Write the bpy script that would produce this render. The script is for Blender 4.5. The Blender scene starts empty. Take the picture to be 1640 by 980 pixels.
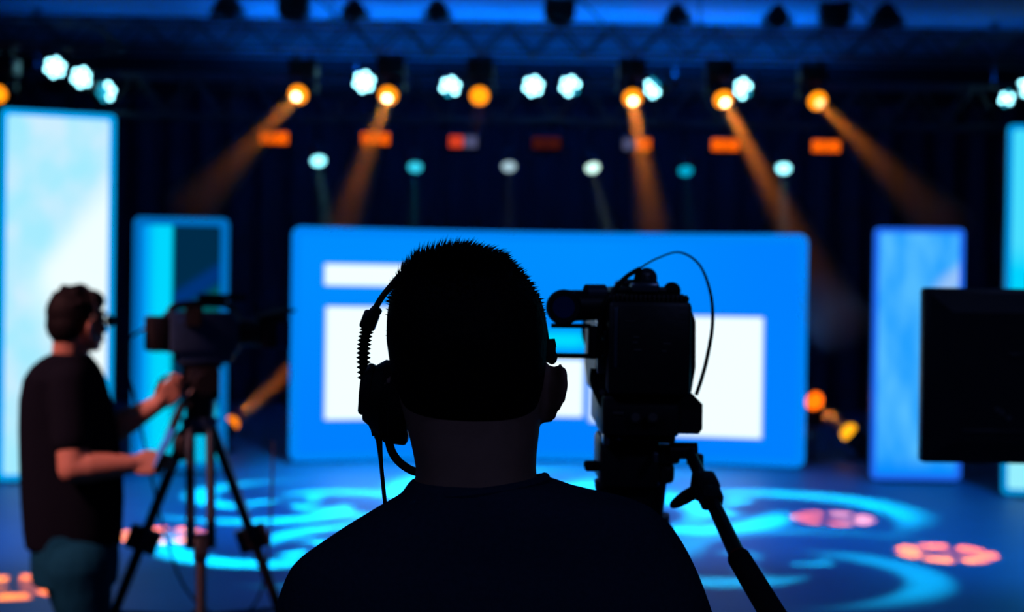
import bpy, bmesh, math, random
from mathutils import Vector, Matrix, Euler

random.seed(7)
SC = bpy.context.scene
COL = SC.collection
V = Vector
PI = math.pi

# ------------------------------------------------------------------ camera
FPX = 2278.0                     # focal length in pixels of a 1640 px wide frame (50 mm on 36 mm)
CAM = V((0, 0, 1.65))
ROLL, PITCH = math.radians(0.85), -math.atan(15 / FPX)
FWD = V((0, math.cos(PITCH), math.sin(PITCH)))
UP0 = V((0, -math.sin(PITCH), math.cos(PITCH)))
RT0 = V((1, 0, 0))
RT = RT0 * math.cos(ROLL) + UP0 * math.sin(ROLL)
UP = UP0 * math.cos(ROLL) - RT0 * math.sin(ROLL)
cd = bpy.data.cameras.new('camera')
cd.sensor_width = 36.0
cd.lens = 36.0 * FPX / 1640
cd.dof.use_dof = True
cd.dof.focus_distance = 1.55
cd.dof.aperture_fstop = 4.0
cd.clip_end = 100
cam = bpy.data.objects.new('camera', cd)
COL.objects.link(cam)
m3 = Matrix((RT, UP, -FWD)).transposed()
cam.matrix_world = Matrix.Translation(CAM) @ m3.to_4x4()
SC.camera = cam


def P(px, py, d):
    """World point seen at photo pixel (px, py) at distance d along +Y."""
    r = FWD + RT * ((px - 820) / FPX) + UP * ((490 - py) / FPX)
    return CAM + r * (d / r.y)


def G(px, py):
    """Point of the floor seen at that pixel."""
    r = FWD + RT * ((px - 820) / FPX) + UP * ((490 - py) / FPX)
    return CAM + r * (-CAM.z / r.z)


def C(r, g, b, a=1.0):
    f = lambda c: (c / 255 / 12.92) if c / 255 <= 0.04045 else ((c / 255 + 0.055) / 1.055) ** 2.4
    return (f(r), f(g), f(b), a)


# ------------------------------------------------------------------ world, exposure, render look
w = bpy.data.worlds.new('world')
SC.world = w
w.use_nodes = True
w.node_tree.nodes['Background'].inputs['Color'].default_value = (0.002, 0.005, 0.016, 1)
w.node_tree.nodes['Background'].inputs['Strength'].default_value = 0.3
SC.view_settings.view_transform = 'Standard'
SC.view_settings.look = 'None'
SC.view_settings.gamma = 1.0
SC.view_settings.exposure = 0.0
SC.view_settings.use_curve_mapping = False
try:
    cy = SC.cycles
    cy.use_denoising = True
    cy.sample_clamp_indirect = 4.0
    cy.max_bounces = 6
    cy.diffuse_bounces = 3
    cy.glossy_bounces = 3
    cy.volume_bounces = 0
    cy.caustics_reflective = False
    cy.caustics_refractive = False
except Exception:
    pass


def spot(loc, target, energy, color, size, blend=0.3, radius=0.03, parent=None, name='spot_light'):
    ld = bpy.data.lights.new(name, 'SPOT')
    ld.energy = energy
    ld.color = color[:3]
    ld.spot_size = math.radians(size)
    ld.spot_blend = blend
    ld.shadow_soft_size = radius
    o = bpy.data.objects.new(name, ld)
    COL.objects.link(o)
    q = (V(target) - V(loc)).to_track_quat('-Z', 'Y')
    mw = Matrix.Translation(V(loc)) @ q.to_matrix().to_4x4()
    if parent is not None:
        o.parent = parent
        o.matrix_parent_inverse = parent.matrix_basis.inverted()
    o.matrix_basis = mw
    return o


BLUE = (0.0, 0.22, 1.0)
CYAN = (0.0, 0.80, 1.0)
# blue stage wash from the lighting rig above and in front of the stage (above the frame)
for wx, wy, tx, ty, e in ((-4.2, 8.0, -4.0, 11.0, 1300), (0.0, 8.0, 0.0, 11.5, 1700), (4.2, 8.0, 4.2, 10.5, 1100)):
    spot((wx, wy, 4.95), (tx, ty, 0), e, BLUE, 70, 0.8, 0.15, name='stage_wash')
for wx in (-2.6, 0.4, 3.4):
    spot((wx, 5.6, 4.95), (wx, 8.6, 0), 420, (0.0, 0.16, 1.0), 50, 0.9, 0.15, name='apron_wash')
# added warm fill spot, source unseen, reddening the left operator's skin
spot((-4.0, 2.4, 4.4), (-1.5, 4.95, 1.05), 1350, (1.0, 0.34, 0.33), 17, 0.7, 0.1, name='arm_fill')
# added cyan fill spot brightening the floor before the centre screen
spot((0.0, 9.0, 4.95), (0.0, 13.0, 0), 7000, (0.0, 0.46, 1.0), 48, 0.9, 0.15, name='cyan_floor_fill')
# added dim blue fill spots behind the camera, lifting the black foreground
for hx in (-3.0, 2.6):
    spot((hx, -2.5, 4.9), (hx * 0.4, 2.6, 1.2), 42, (0.26, 0.36, 1.0), 60, 0.8, 0.4, name='foreground_fill')


# ------------------------------------------------------------------ gobo projectors of the rig
class NT:
    def __init__(self, tree):
        self.t = tree
        tree.nodes.clear()

    def n(self, kind, **kw):
        x = self.t.nodes.new(kind)
        for k, v in kw.items():
            setattr(x, k, v)
        return x

    def put(self, sock, val):
        if hasattr(val, 'is_output') or isinstance(val, bpy.types.NodeSocket):
            self.t.links.new(val, sock)
        else:
            sock.default_value = val

    def m(self, op, a, b=0.0, c=0.0, clamp=False):
        x = self.n('ShaderNodeMath', operation=op)
        x.use_clamp = clamp
        self.put(x.inputs[0], a)
        self.put(x.inputs[1], b)
        self.put(x.inputs[2], c)
        return x.outputs[0]

    def step(self, v, lo, hi, t0=0.0, t1=1.0):
        x = self.n('ShaderNodeMapRange', interpolation_type='SMOOTHSTEP')
        self.put(x.inputs[0], v)
        for i, q in enumerate((lo, hi, t0, t1)):
            self.put(x.inputs[i + 1], q)
        return x.outputs[0]

    def mix(self, f, a, b):
        x = self.n('ShaderNodeMix', data_type='RGBA')
        self.put(x.inputs[0], f)
        self.put(x.inputs[6], a)
        self.put(x.inputs[7], b)
        return x.outputs[2]

    def rect(self, u, v, x0, x1, y0, y1, s=0.004):
        a = self.m('MULTIPLY', self.step(u, x0 - s, x0 + s), self.step(u, x1 - s, x1 + s, 1, 0))
        b = self.m('MULTIPLY', self.step(v, y0 - s, y0 + s), self.step(v, y1 - s, y1 + s, 1, 0))
        return self.m('MULTIPLY', a, b)


def gobo(loc, target, energy, color, radius_m, kind, rot=0.0, color2=None):
    """A spot whose beam carries a glass gobo pattern (in the lamp, so it lands wherever the beam lands)."""
    L = (V(target) - V(loc)).length
    half = math.atan(radius_m / L)
    o = spot(loc, target, energy, color, math.degrees(2 * half) * 1.15, 0.05, 0.012, name='gobo_projector')
    ld = o.data
    ld.use_nodes = True
    k = NT(ld.node_tree)
    tc = k.n('ShaderNodeTexCoord')
    sx = k.n('ShaderNodeSeparateXYZ')
    k.put(sx.inputs[0], tc.outputs['Normal'])
    z = k.m('ABSOLUTE', sx.outputs[2])
    u = k.m('DIVIDE', k.m('DIVIDE', sx.outputs[0], z), math.tan(half))
    v = k.m('DIVIDE', k.m('DIVIDE', sx.outputs[1], z), math.tan(half))
    r = k.m('SQRT', k.m('ADD', k.m('MULTIPLY', u, u), k.m('MULTIPLY', v, v)))
    th = k.m('ADD', k.m('ARCTAN2', v, u), rot)
    if kind == 'swirl':
        ph = k.m('ADD', k.m('MULTIPLY', th, 3.0), k.m('MULTIPLY', r, 9.0))
        arm = k.step(k.m('SINE', ph), 0.25, 1.0)
        ph2 = k.m('ADD', k.m('MULTIPLY', th, 3.0), k.m('MULTIPLY', r, -7.0))
        arm2 = k.step(k.m('SINE', ph2), 0.55, 0.9)
        ring = k.m('MULTIPLY', k.step(r, 0.25, 0.42), k.step(r, 0.7, 1.0, 1, 0))
        inner = k.m('MULTIPLY', k.step(r, 0.08, 0.12), k.step(r, 0.24, 0.3, 1, 0))
        pat = k.m('MAXIMUM', k.m('MULTIPLY', arm, ring), k.m('MULTIPLY', arm2, inner))
    else:                                           # ring of petals around a small rosette
        pet = k.step(k.m('SINE', k.m('MULTIPLY', th, 7.0)), -0.75, -0.4)
        ring = k.m('MULTIPLY', k.step(r, 0.52, 0.58), k.step(r, 0.92, 0.98, 1, 0))
        pet2 = k.step(k.m('SINE', k.m('ADD', k.m('MULTIPLY', th, 4.0), 0.8)), -0.3, 0.1)
        ring2 = k.m('MULTIPLY', k.step(r, 0.16, 0.2), k.step(r, 0.42, 0.46, 1, 0))
        pat = k.m('MAXIMUM', k.m('MULTIPLY', pet, ring), k.m('MULTIPLY', k.m('MULTIPLY', pet2, ring2), 0.25))
    em = k.n('ShaderNodeEmission')
    em.inputs['Color'].default_value = (1, 1, 1, 1)
    if color2:
        ld.color = (1, 1, 1)
        k.put(em.inputs['Color'], k.mix(k.step(k.m('SINE', k.m('ADD', th, 0.6)), -0.3, 0.5), color, color2))
    k.put(em.inputs['Strength'], pat)
    out = k.n('ShaderNodeOutputLight')
    k.t.links.new(em.outputs[0], out.inputs[0])
    return o


AMBER = (1.0, 0.060, 0.0, 1)
PINK = (1.0, 0.045, 0.0, 1)
for (px, py, r_, e, rt, kd, c1, c2) in (
        (260, 857, 0.33, 80000, 0.3, 'petal', AMBER, PINK),
        (22, 940, 0.34, 70000, 0.9, 'petal', AMBER, PINK),
        (1515, 886, 0.34, 90000, 0.1, 'petal', AMBER, (1.0, 0.045, 0.0, 1)),
        (1334, 830, 0.33, 50000, 0.6, 'petal', (1.0, 0.04, 0.0, 1), (1.0, 0.10, 0.07, 1)),
        (470, 805, 1.3, 13000, 0.2, 'swirl', CYAN + (1,), None),
        (520, 880, 1.3, 13000, 1.4, 'swirl', CYAN + (1,), None),
        (830, 800, 2.0, 13000, 0.5, 'swirl', CYAN + (1,), None),
        (1130, 810, 1.9, 10000, 2.2, 'swirl', CYAN + (1,), None),
        (1230, 900, 1.5, 3600, 0.9, 'swirl', CYAN + (1,), None)):
    t = G(px, py)
    gobo((t.x * 0.8, t.y - 1.6, 4.95), t, e, c1, r_, kd, rt, c2)


# ------------------------------------------------------------------ materials
MATS = {}


def mat(name, col, rough=0.5, metal=0.0, var=0.25, scale=30.0, bump=0.05, spec=0.5, coat=0.0):
    if name in MATS:
        return MATS[name]
    mt = bpy.data.materials.new(name)
    mt.use_nodes = True
    k = NT(mt.node_tree)
    tc = k.n('ShaderNodeTexCoord')
    nz = k.n('ShaderNodeTexNoise')
    nz.inputs['Scale'].default_value = scale
    nz.inputs['Detail'].default_value = 4
    k.put(nz.inputs['Vector'], tc.outputs['Object'])
    c = col if len(col) == 4 else tuple(col) + (1,)
    lo = tuple(x * (1 - var) for x in c[:3]) + (1,)
    hi = tuple(min(1, x * (1 + var)) for x in c[:3]) + (1,)
    b = k.n('ShaderNodeBsdfPrincipled')
    k.put(b.inputs['Base Color'], k.mix(nz.outputs[0], lo, hi))
    b.inputs['Roughness'].default_value = rough
    b.inputs['Metallic'].default_value = metal
    b.inputs['Specular IOR Level'].default_value = spec
    b.inputs['Coat Weight'].default_value = coat
    if bump:
        bp = k.n('ShaderNodeBump')
        bp.inputs['Strength'].default_value = bump
        bp.inputs['Distance'].default_value = 0.01
        k.put(bp.inputs['Height'], nz.outputs[0])
        k.put(b.inputs['Normal'], bp.outputs[0])
    o = k.n('ShaderNodeOutputMaterial')
    k.t.links.new(b.outputs[0], o.inputs[0])
    MATS[name] = mt
    return mt


def emit(name, col, strength=1.0):
    if name in MATS:
        return MATS[name]
    mt = bpy.data.materials.new(name)
    mt.use_nodes = True
    k = NT(mt.node_tree)
    e = k.n('ShaderNodeEmission')
    e.inputs[0].default_value = tuple(col[:3]) + (1,)
    e.inputs[1].default_value = strength
    o = k.n('ShaderNodeOutputMaterial')
    k.t.links.new(e.outputs[0], o.inputs[0])
    MATS[name] = mt
    return mt


def haze_mat(name, density, col):
    if name in MATS:
        return MATS[name]
    mt = bpy.data.materials.new(name)
    mt.use_nodes = True
    k = NT(mt.node_tree)
    e = k.n('ShaderNodeVolumeScatter')
    e.inputs['Color'].default_value = tuple(col) + (1,)
    e.inputs['Density'].default_value = density
    o = k.n('ShaderNodeOutputMaterial')
    k.t.links.new(e.outputs[0], o.inputs['Volume'])
    MATS[name] = mt
    return mt


M_BLACK = mat('black_metal', (0.012, 0.012, 0.014), 0.45, 0.0)
M_ALU = mat('aluminium', (0.30, 0.31, 0.33), 0.4, 0.8)
M_TRUSS = mat('dull_truss_metal', (0.10, 0.105, 0.12), 0.5, 0.6)
M_PLASTIC = mat('black_plastic', (0.014, 0.014, 0.016), 0.38)
M_RUBBER = mat('black_rubber', (0.010, 0.010, 0.011), 0.75)
M_FOAM = mat('black_foam', (0.008, 0.008, 0.009), 0.95, scale=200, bump=0.3)
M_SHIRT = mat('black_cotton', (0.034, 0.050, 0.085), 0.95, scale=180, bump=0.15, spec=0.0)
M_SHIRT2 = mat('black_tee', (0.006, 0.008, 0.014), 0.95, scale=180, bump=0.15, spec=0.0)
M_JEANS = mat('dark_denim', (0.006, 0.06, 0.11), 0.9, scale=90, bump=0.2, spec=0.0)
M_SKIN = mat('skin', (0.42, 0.22, 0.15), 0.55, scale=60, var=0.12, bump=0.06, spec=0.3)
M_HAIR = mat('black_hair', (0.005, 0.005, 0.007), 0.6, scale=120, bump=0.3, spec=0.08)
M_CABLE = mat('cable_sheath', (0.012, 0.012, 0.014), 0.4)
M_GLASS = mat('coated_lens_glass', (0.02, 0.06, 0.22), 0.06, 0.0, var=0.1, bump=0, spec=1.0, coat=1.0)


# ------------------------------------------------------------------ mesh helpers
def frame(direction, up=V((0, 0, 1))):
    z = V(direction).normalized()
    x = up.cross(z)
    if x.length < 1e-5:
        x = V((1, 0, 0)).cross(z)
        if x.length < 1e-5:
            x = V((0, 1, 0))
    x.normalize()
    y = z.cross(x)
    return Matrix((x, y, z)).transposed()


def box(bm, c, size, R=None, bev=0.0, seg=2):
    M = Matrix.Translation(V(c))
    if R is not None:
        M = M @ (R.to_4x4() if len(R) == 3 else R)
    M = M @ Matrix.Diagonal((size[0], size[1], size[2], 1))
    r = bmesh.ops.create_cube(bm, size=1.0, matrix=M)
    if bev:
        es = list({e for v in r['verts'] for e in v.link_edges})
        bmesh.ops.bevel(bm, geom=es, offset=bev, segments=seg, profile=0.5, affect='EDGES')


def cyl(bm, p0, p1, r0, r1=None, seg=16, caps=True):
    p0, p1 = V(p0), V(p1)
    d = p1 - p0
    if d.length < 1e-7:
        return
    r1 = r0 if r1 is None else r1
    M = Matrix.Translation((p0 + p1) / 2) @ frame(d).to_4x4()
    bmesh.ops.create_cone(bm, cap_ends=caps, segments=seg, radius1=r0, radius2=r1, depth=d.length, matrix=M)


def ball(bm, c, r, R=None, u=16, v=10):
    r = (r, r, r) if not hasattr(r, '__len__') else r
    M = Matrix.Translation(V(c))
    if R is not None:
        M = M @ R.to_4x4()
    M = M @ Matrix.Diagonal((r[0], r[1], r[2], 1))
    bmesh.ops.create_uvsphere(bm, u_segments=u, v_segments=v, radius=1.0, matrix=M)


def chain(bm, pts, seg=14):
    """Rounded tapering limb through (point, radius) pairs."""
    for p, r in pts:
        ball(bm, p, r, u=seg, v=10)
    for (p, r), (q, s) in zip(pts, pts[1:]):
        cyl(bm, p, q, r, s, seg)


def smooth_path(pts, n=8):
    pts = [V(p) for p in pts]
    out = []
    for i in range(len(pts) - 1):
        p0 = pts[max(i - 1, 0)]
        p1, p2 = pts[i], pts[i + 1]
        p3 = pts[min(i + 2, len(pts) - 1)]
        for j in range(n):
            t = j / n
            out.append(0.5 * ((2 * p1) + (p2 - p0) * t + (2 * p0 - 5 * p1 + 4 * p2 - p3) * t * t + (3 * p1 - p0 - 3 * p2 + p3) * t ** 3))
    out.append(pts[-1])
    return out


def tube(bm, pts, r, seg=10, radii=None):
    rings = []
    nrm = None
    for i, p in enumerate(pts):
        t = (pts[min(i + 1, len(pts) - 1)] - pts[max(i - 1, 0)]).normalized()
        if nrm is None:
            nrm = t.orthogonal().normalized()
        nrm = (nrm - t * nrm.dot(t)).normalized()
        bn = t.cross(nrm)
        rr = radii[i] if radii else r
        rings.append([bm.verts.new(p + (nrm * math.cos(2 * PI * k / seg) + bn * math.sin(2 * PI * k / seg)) * rr) for k in range(seg)])
    for a, b in zip(rings, rings[1:]):
        for k in range(seg):
            bm.faces.new((a[k], a[(k + 1) % seg], b[(k + 1) % seg], b[k]))
    bm.faces.new(rings[0][::-1])
    bm.faces.new(rings[-1])


def loft(bm, rings, seg=36, ex=2.3):
    """rings: (centre, rx, ry, yaw) horizontal super-ellipses from bottom to top, capped."""
    vs = []
    for c, rx, ry, yaw in rings:
        row = []
        for k in range(seg):
            a = 2 * PI * k / seg
            ca, sa = math.cos(a), math.sin(a)
            x = rx * math.copysign(abs(ca) ** (2 / ex), ca)
            y = ry * math.copysign(abs(sa) ** (2 / ex), sa)
            row.append(bm.verts.new(V(c) + V((x * math.cos(yaw) - y * math.sin(yaw), x * math.sin(yaw) + y * math.cos(yaw), 0))))
        vs.append(row)
    for a, b in zip(vs, vs[1:]):
        for k in range(seg):
            bm.faces.new((a[k], a[(k + 1) % seg], b[(k + 1) % seg], b[k]))
    bm.faces.new(vs[0][::-1])
    bm.faces.new(vs[-1])


def prism(bm, poly, y0, y1, M=None):
    """poly of (x, z) extruded between y0 and y1."""
    M = M or Matrix.Identity(4)
    a = [bm.verts.new(M @ V((x, y0, z))) for x, z in poly]
    b = [bm.verts.new(M @ V((x, y1, z))) for x, z in poly]
    n = len(poly)
    bm.faces.new(a)
    bm.faces.new(b[::-1])
    for i in range(n):
        bm.faces.new((a[i], b[i], b[(i + 1) % n], a[(i + 1) % n]))


def obj(name, bm, material, parent=None, smooth=True, angle=40):
    bmesh.ops.recalc_face_normals(bm, faces=bm.faces)
    me = bpy.data.meshes.new(name)
    bm.to_mesh(me)
    bm.free()
    return obj_me(name, me, material, parent, smooth, angle)


def obj_me(name, me, material, parent=None, smooth=True, angle=40):
    if material is not None and not me.materials:
        me.materials.append(material)
    if smooth:
        me.polygons.foreach_set('use_smooth', [True] * len(me.polygons))
        try:
            me.set_sharp_from_angle(angle=math.radians(angle))
        except Exception:
            pass
    o = bpy.data.objects.new(name, me)
    COL.objects.link(o)
    if parent is not None:
        o.parent = parent
        if parent.type == 'EMPTY':
            o.matrix_parent_inverse = parent.matrix_basis.inverted()
    return o


def remeshed(name, bm, material, voxel, parent=None, it=6):
    """Fuse everything in bm into one continuous closed surface."""
    bmesh.ops.recalc_face_normals(bm, faces=bm.faces)
    me = bpy.data.meshes.new(name + '_src')
    bm.to_mesh(me)
    bm.free()
    t = bpy.data.objects.new('tmp', me)
    COL.objects.link(t)
    r = t.modifiers.new('r', 'REMESH')
    r.mode = 'VOXEL'
    r.voxel_size = voxel
    s = t.modifiers.new('s', 'SMOOTH')
    s.factor = 0.5
    s.iterations = it
    dg = bpy.context.evaluated_depsgraph_get()
    new = bpy.data.meshes.new_from_object(t.evaluated_get(dg))
    bpy.data.objects.remove(t)
    bpy.data.meshes.remove(me)
    new.materials.clear()
    return obj_me(name, new, material, parent, True, 80)


def tag(o, label, cat, group=None, kind=None):
    o['label'] = label
    o['category'] = cat
    if group:
        o['group'] = group
    if kind:
        o['kind'] = kind
    return o


def thing(name, loc, label, cat, group=None):
    o = bpy.data.objects.new(name, None)
    o.empty_display_size = 0.1
    COL.objects.link(o)
    o.location = V(loc)
    o.matrix_basis = Matrix.Translation(V(loc))
    return tag(o, label, cat, group)


def B():
    return bmesh.new()


# ------------------------------------------------------------------ the hall
def struct(name, c, size, m):
    b = B()
    box(b, c, size)
    o = obj(name, b, m, smooth=False)
    o['kind'] = 'structure'
    return o


M_FLOOR = mat('stage_floor_baked_blue', (0.045, 0.16, 0.26), 0.5, scale=2.5, var=0.15, bump=0.01, spec=0.15)  # blue of the stage lighting put into base colour and specular tint
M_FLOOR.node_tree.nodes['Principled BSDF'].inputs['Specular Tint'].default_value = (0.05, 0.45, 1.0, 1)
M_WALL = mat('black_painted_wall', (0.012, 0.013, 0.016), 0.85, scale=6)
M_CEIL = mat('grey_ceiling_boards', (0.22, 0.23, 0.25), 0.9, scale=1.2, var=0.35)
ZC = 5.2
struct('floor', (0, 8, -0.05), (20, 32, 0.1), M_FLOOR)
struct('ceiling', (0, 8, ZC + 0.05), (20, 32, 0.1), M_CEIL)
struct('wall_back', (0, 21.55, ZC / 2), (20, 0.1, ZC), M_WALL)
struct('wall_left', (-9.95, 8, ZC / 2), (0.1, 27, ZC), M_WALL)
struct('wall_right', (9.95, 8, ZC / 2), (0.1, 27, ZC), M_WALL)
struct('wall_front', (0, -5.5, ZC / 2), (20, 0.1, ZC), M_WALL)

# black drape in folds in front of the back wall
b = B()
N = 420
rows = []
for z in (0.03, 1.3, 2.6, 3.9, 4.55):
    rows.append([b.verts.new((-9.6 + 19.2 * i / N, 21.15 + 0.07 * math.sin(i * 0.62) + 0.03 * math.sin(i * 0.23 + z), z)) for i in range(N + 1)])
for a, c in zip(rows, rows[1:]):
    for i in range(N):
        b.faces.new((a[i], a[i + 1], c[i + 1], c[i]))
drape = thing('stage_drape', (0, 21.15, 0), 'black stage drape hanging in folds behind all the trusses and lamps', 'curtain')
obj('cloth', b, mat('black_velvet', (0.05, 0.06, 0.10), 0.95, scale=40), drape)
b = B()
cyl(b, (-9.6, 21.15, 4.58), (9.6, 21.15, 4.58), 0.03)
obj('curtain_rail', b, M_BLACK, drape)


# ------------------------------------------------------------------ trusses
def truss(label, d, z0, z1, x0, x1, pitch, mt, depth=0.4, hang=True):
    t = thing('lighting_truss', ((x0 + x1) / 2, d, z0), label, 'truss', 'trusses over the stage')
    for y in (d - depth / 2, d + depth / 2):
        for z in (z0, z1):
            b = B()
            cyl(b, (x0, y, z), (x1, y, z), 0.026, seg=12)
            obj('chord', b, mt, t)
    n = int((x1 - x0) / pitch)
    h = z1 - z0
    b = B()
    cyl(b, (-pitch / 2, 0, 0), (0, 0, h), 0.015, seg=8)
    up = obj('brace', b, mt, t)
    up_me = up.data
    b = B()
    cyl(b, (0, 0, h), (pitch / 2, 0, 0), 0.015, seg=8)
    dn = obj('brace', b, mt, t)
    first = {id(up_me): up, id(dn.data): dn}
    for y in (d - depth / 2, d + depth / 2):
        for i in range(n):
            for me in (up_me, dn.data):
                o = first.pop(id(me), None)
                if o is None:
                    o = bpy.data.objects.new('brace', me)
                    COL.objects.link(o)
                    o.parent = t
                    o.matrix_parent_inverse = t.matrix_basis.inverted()
                o.location = (x0 + (i + 0.5) * pitch, y, z0)
    b = B()
    cyl(b, (0, -depth / 2, 0), (0, depth / 2, 0), 0.013, seg=8)
    first = obj('cross_bar', b, mt, t)
    me = first.data
    for i in range(n):
        for z in (z0, z1):
            o = first
            if o is None:
                o = bpy.data.objects.new('cross_bar', me)
                COL.objects.link(o)
                o.parent = t
                o.matrix_parent_inverse = t.matrix_basis.inverted()
            first = None
            o.location = (x0 + i * pitch, d, z)
    for k in range(4):
        x = x0 + (x1 - x0) * (0.08 + 0.28 * k)
        b = B()
        cyl(b, (x, d, z1), (x, d, ZC), 0.012, seg=8)
        cyl(b, (x, d, ZC - 0.06), (x, d, ZC), 0.06, seg=12)
        box(b, (x, d, z1 + 0.02), (0.06, depth, 0.04))
        obj('hanger', b, mt, t)
    return t


DA, DB, DC = 16.5, 18.0, 19.6
truss('blue lit front lighting truss carrying the amber beam lamps', DA, 4.46, 4.77, -7.6, 7.6, 0.6, M_TRUSS)
truss('dark rear lattice truss behind the white flower shaped lamps', DB, 3.86, 4.36, -7.2, 7.2, 0.7, M_TRUSS)
pipe = thing('lighting_pipe', (0, DC, 4.05), 'dark lighting pipe carrying the orange blinders and the small pale spots', 'pipe')
b = B()
cyl(b, (-5, DC, 4.05), (5, DC, 4.05), 0.025)
obj('bar', b, M_BLACK, pipe)
for x in (-4.6, -1.5, 1.5, 4.6):
    b = B()
    cyl(b, (x, DC, 4.05), (x, DC, ZC), 0.01, seg=8)
    obj('hanger', b, M_BLACK, pipe)

# unseen batten added on the rear truss to wash the ceiling blue
batten = thing('added_batten', (0, DB, 4.40), 'long added blue uplight batten along the rear truss top', 'light')
b = B()
box(b, (0, DB, 4.43), (9.0, 0.10, 0.06), bev=0.01)
obj('housing', b, M_BLACK, batten)
for x, y, en, sx in ((0.1, DB, 190, 7.6), (5.6, DB, 10, 2.0), (-5.4, DB, 10, 2.0)):
    ad = bpy.data.lights.new('batten_light', 'AREA')
    ad.shape = 'RECTANGLE'
    ad.size, ad.size_y = sx, 0.06
    ad.energy = en
    ad.color = (0.0, 0.15, 1.0)
    ao = bpy.data.objects.new('batten_light', ad)
    COL.objects.link(ao)
    ao.parent = batten
    ao.matrix_parent_inverse = batten.matrix_basis.inverted()
    ao.matrix_basis = Matrix.Translation((x, y, 4.475)) @ Matrix.Rotation(PI, 4, 'X')

# second unseen batten, added on the curtain rail to brighten the ceiling's far end
bat2 = thing('added_batten', (0, 20.9, 4.58), 'added blue uplight batten along the curtain rail far behind the trusses', 'light')
b = B()
box(b, (0.2, 20.9, 4.63), (9.0, 0.10, 0.06), bev=0.01)
obj('housing', b, M_BLACK, bat2)
for q in range(4):
    b = B()
    cyl(b, (-3.6 + 2.5 * q, 20.9, 4.62), (-3.6 + 2.5 * q, 21.15, 4.58), 0.02, seg=8)
    obj('bracket', b, M_BLACK, bat2)
ad = bpy.data.lights.new('batten_light', 'AREA')
ad.shape = 'RECTANGLE'
ad.size, ad.size_y = 8.6, 0.06
ad.energy = 80
ad.color = (0.0, 0.15, 1.0)
ao = bpy.data.objects.new('batten_light', ad)
COL.objects.link(ao)
ao.parent = bat2
ao.matrix_parent_inverse = bat2.matrix_basis.inverted()
ao.matrix_basis = Matrix.Translation((0.2, 20.9, 4.675)) @ Matrix.Rotation(PI, 4, 'X')

# ------------------------------------------------------------------ lamps
M_AMB_RING = emit('amber_lens_rim', (1.0, 0.27, 0.004), 2.1)
M_AMB_CORE = emit('amber_lens_core', (1.0, 0.66, 0.30), 14.0)
M_AMB_CORE2 = emit('amber_lens_core_dim', (1.0, 0.6, 0.25), 3.0)
M_AMB_FLAT = emit('amber_lens_flat', (1.0, 0.27, 0.004), 2.0)
H_AMB = haze_mat('haze_in_amber_beam', 1.1, (0.95, 0.9, 0.9))
H_PALE = haze_mat('haze_in_pale_beam', 0.15, (0.95, 0.95, 0.95))


def beam(parent, p, d, r0, half_deg, length, m):
    b = B()
    d = V(d).normalized()
    cyl(b, p, p + d * length, r0, r0 + length * math.tan(math.radians(half_deg)), 24)
    o = obj('light_beam', b, m, parent)
    o['label'] = 'beam of light showing in the haze'
    return o


def moving_head(px, py, d, aim, aim_d, top_z, label, power, core, size=0.105, half=3.7, length=4.0, ring=M_AMB_RING, col=(1.0, 0.23, 0.012), group=None, haze=None, core_r=0.5):
    """Hung (top_z above) or standing (top_z below) yoke-mounted beam lamp aimed through pixel aim."""
    p = P(px, py, d)
    q = P(aim[0], aim[1], aim_d)
    dr = (q - p).normalized()
    R = frame(dr)
    piv = p - dr * 0.17
    sgn = 1 if top_z > piv.z else -1
    base_h = 0.20
    basez = piv.z + sgn * 0.245
    t = thing('moving_head', (piv.x, piv.y, top_z), label, 'stage light', group)
    b = B()
    box(b, (piv.x, piv.y, basez), (0.33, 0.28, base_h), bev=0.02)
    obj('base', b, M_BLACK, t)
    if abs(top_z - basez) > 0.08:
        zc = basez + sgn * base_h / 2
        for s in (-1, 1):
            b = B()
            cyl(b, (piv.x + s * 0.09, piv.y, zc), (piv.x + s * 0.09, piv.y, top_z), 0.016, seg=10)
            box(b, (piv.x + s * 0.09, piv.y, top_z), (0.05, 0.07, 0.07), bev=0.01)
            obj('clamp', b, M_BLACK, t)
    side = V((R[0][0], R[1][0], 0)).normalized()
    for s in (-1, 1):
        b = B()
        a0 = piv + side * 0.135 * s
        cyl(b, (a0.x, a0.y, basez), a0 - V((0, 0, 0.03 * sgn)), 0.028, 0.034, 12)
        cyl(b, a0 - side * 0.03, a0 + side * 0.03, 0.05, seg=14)
        obj('yoke_arm', b, M_BLACK, t)
    b = B()
    cyl(b, piv - dr * 0.15, piv - dr * 0.06, 0.07, 0.105, 20)
    cyl(b, piv - dr * 0.06, piv + dr * 0.08, 0.105, 0.105, 20)
    cyl(b, piv + dr * 0.08, piv + dr * 0.165, 0.105, size + 0.006, 20)
    hd = obj('head', b, M_BLACK, t)
    b = B()
    ball(b, p + dr * 0.01, (size, size, size * 0.8), R, 20, 12)
    obj('lens', b, ring, t)
    if core:
        b = B()
        ball(b, p + dr * (0.01 + size * 0.52), (size * core_r, size * core_r, size * 0.40), R, 16, 10)
        obj('lens_core', b, core, t)
    if power:
        p2 = p + dr * (size * 1.15)
        spot(p2, p2 + dr, power, col, half * 2, 0.35, 0.055, t)
        beam(t, p2, dr, 0.07, half, length, haze or H_AMB)
    return t


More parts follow.
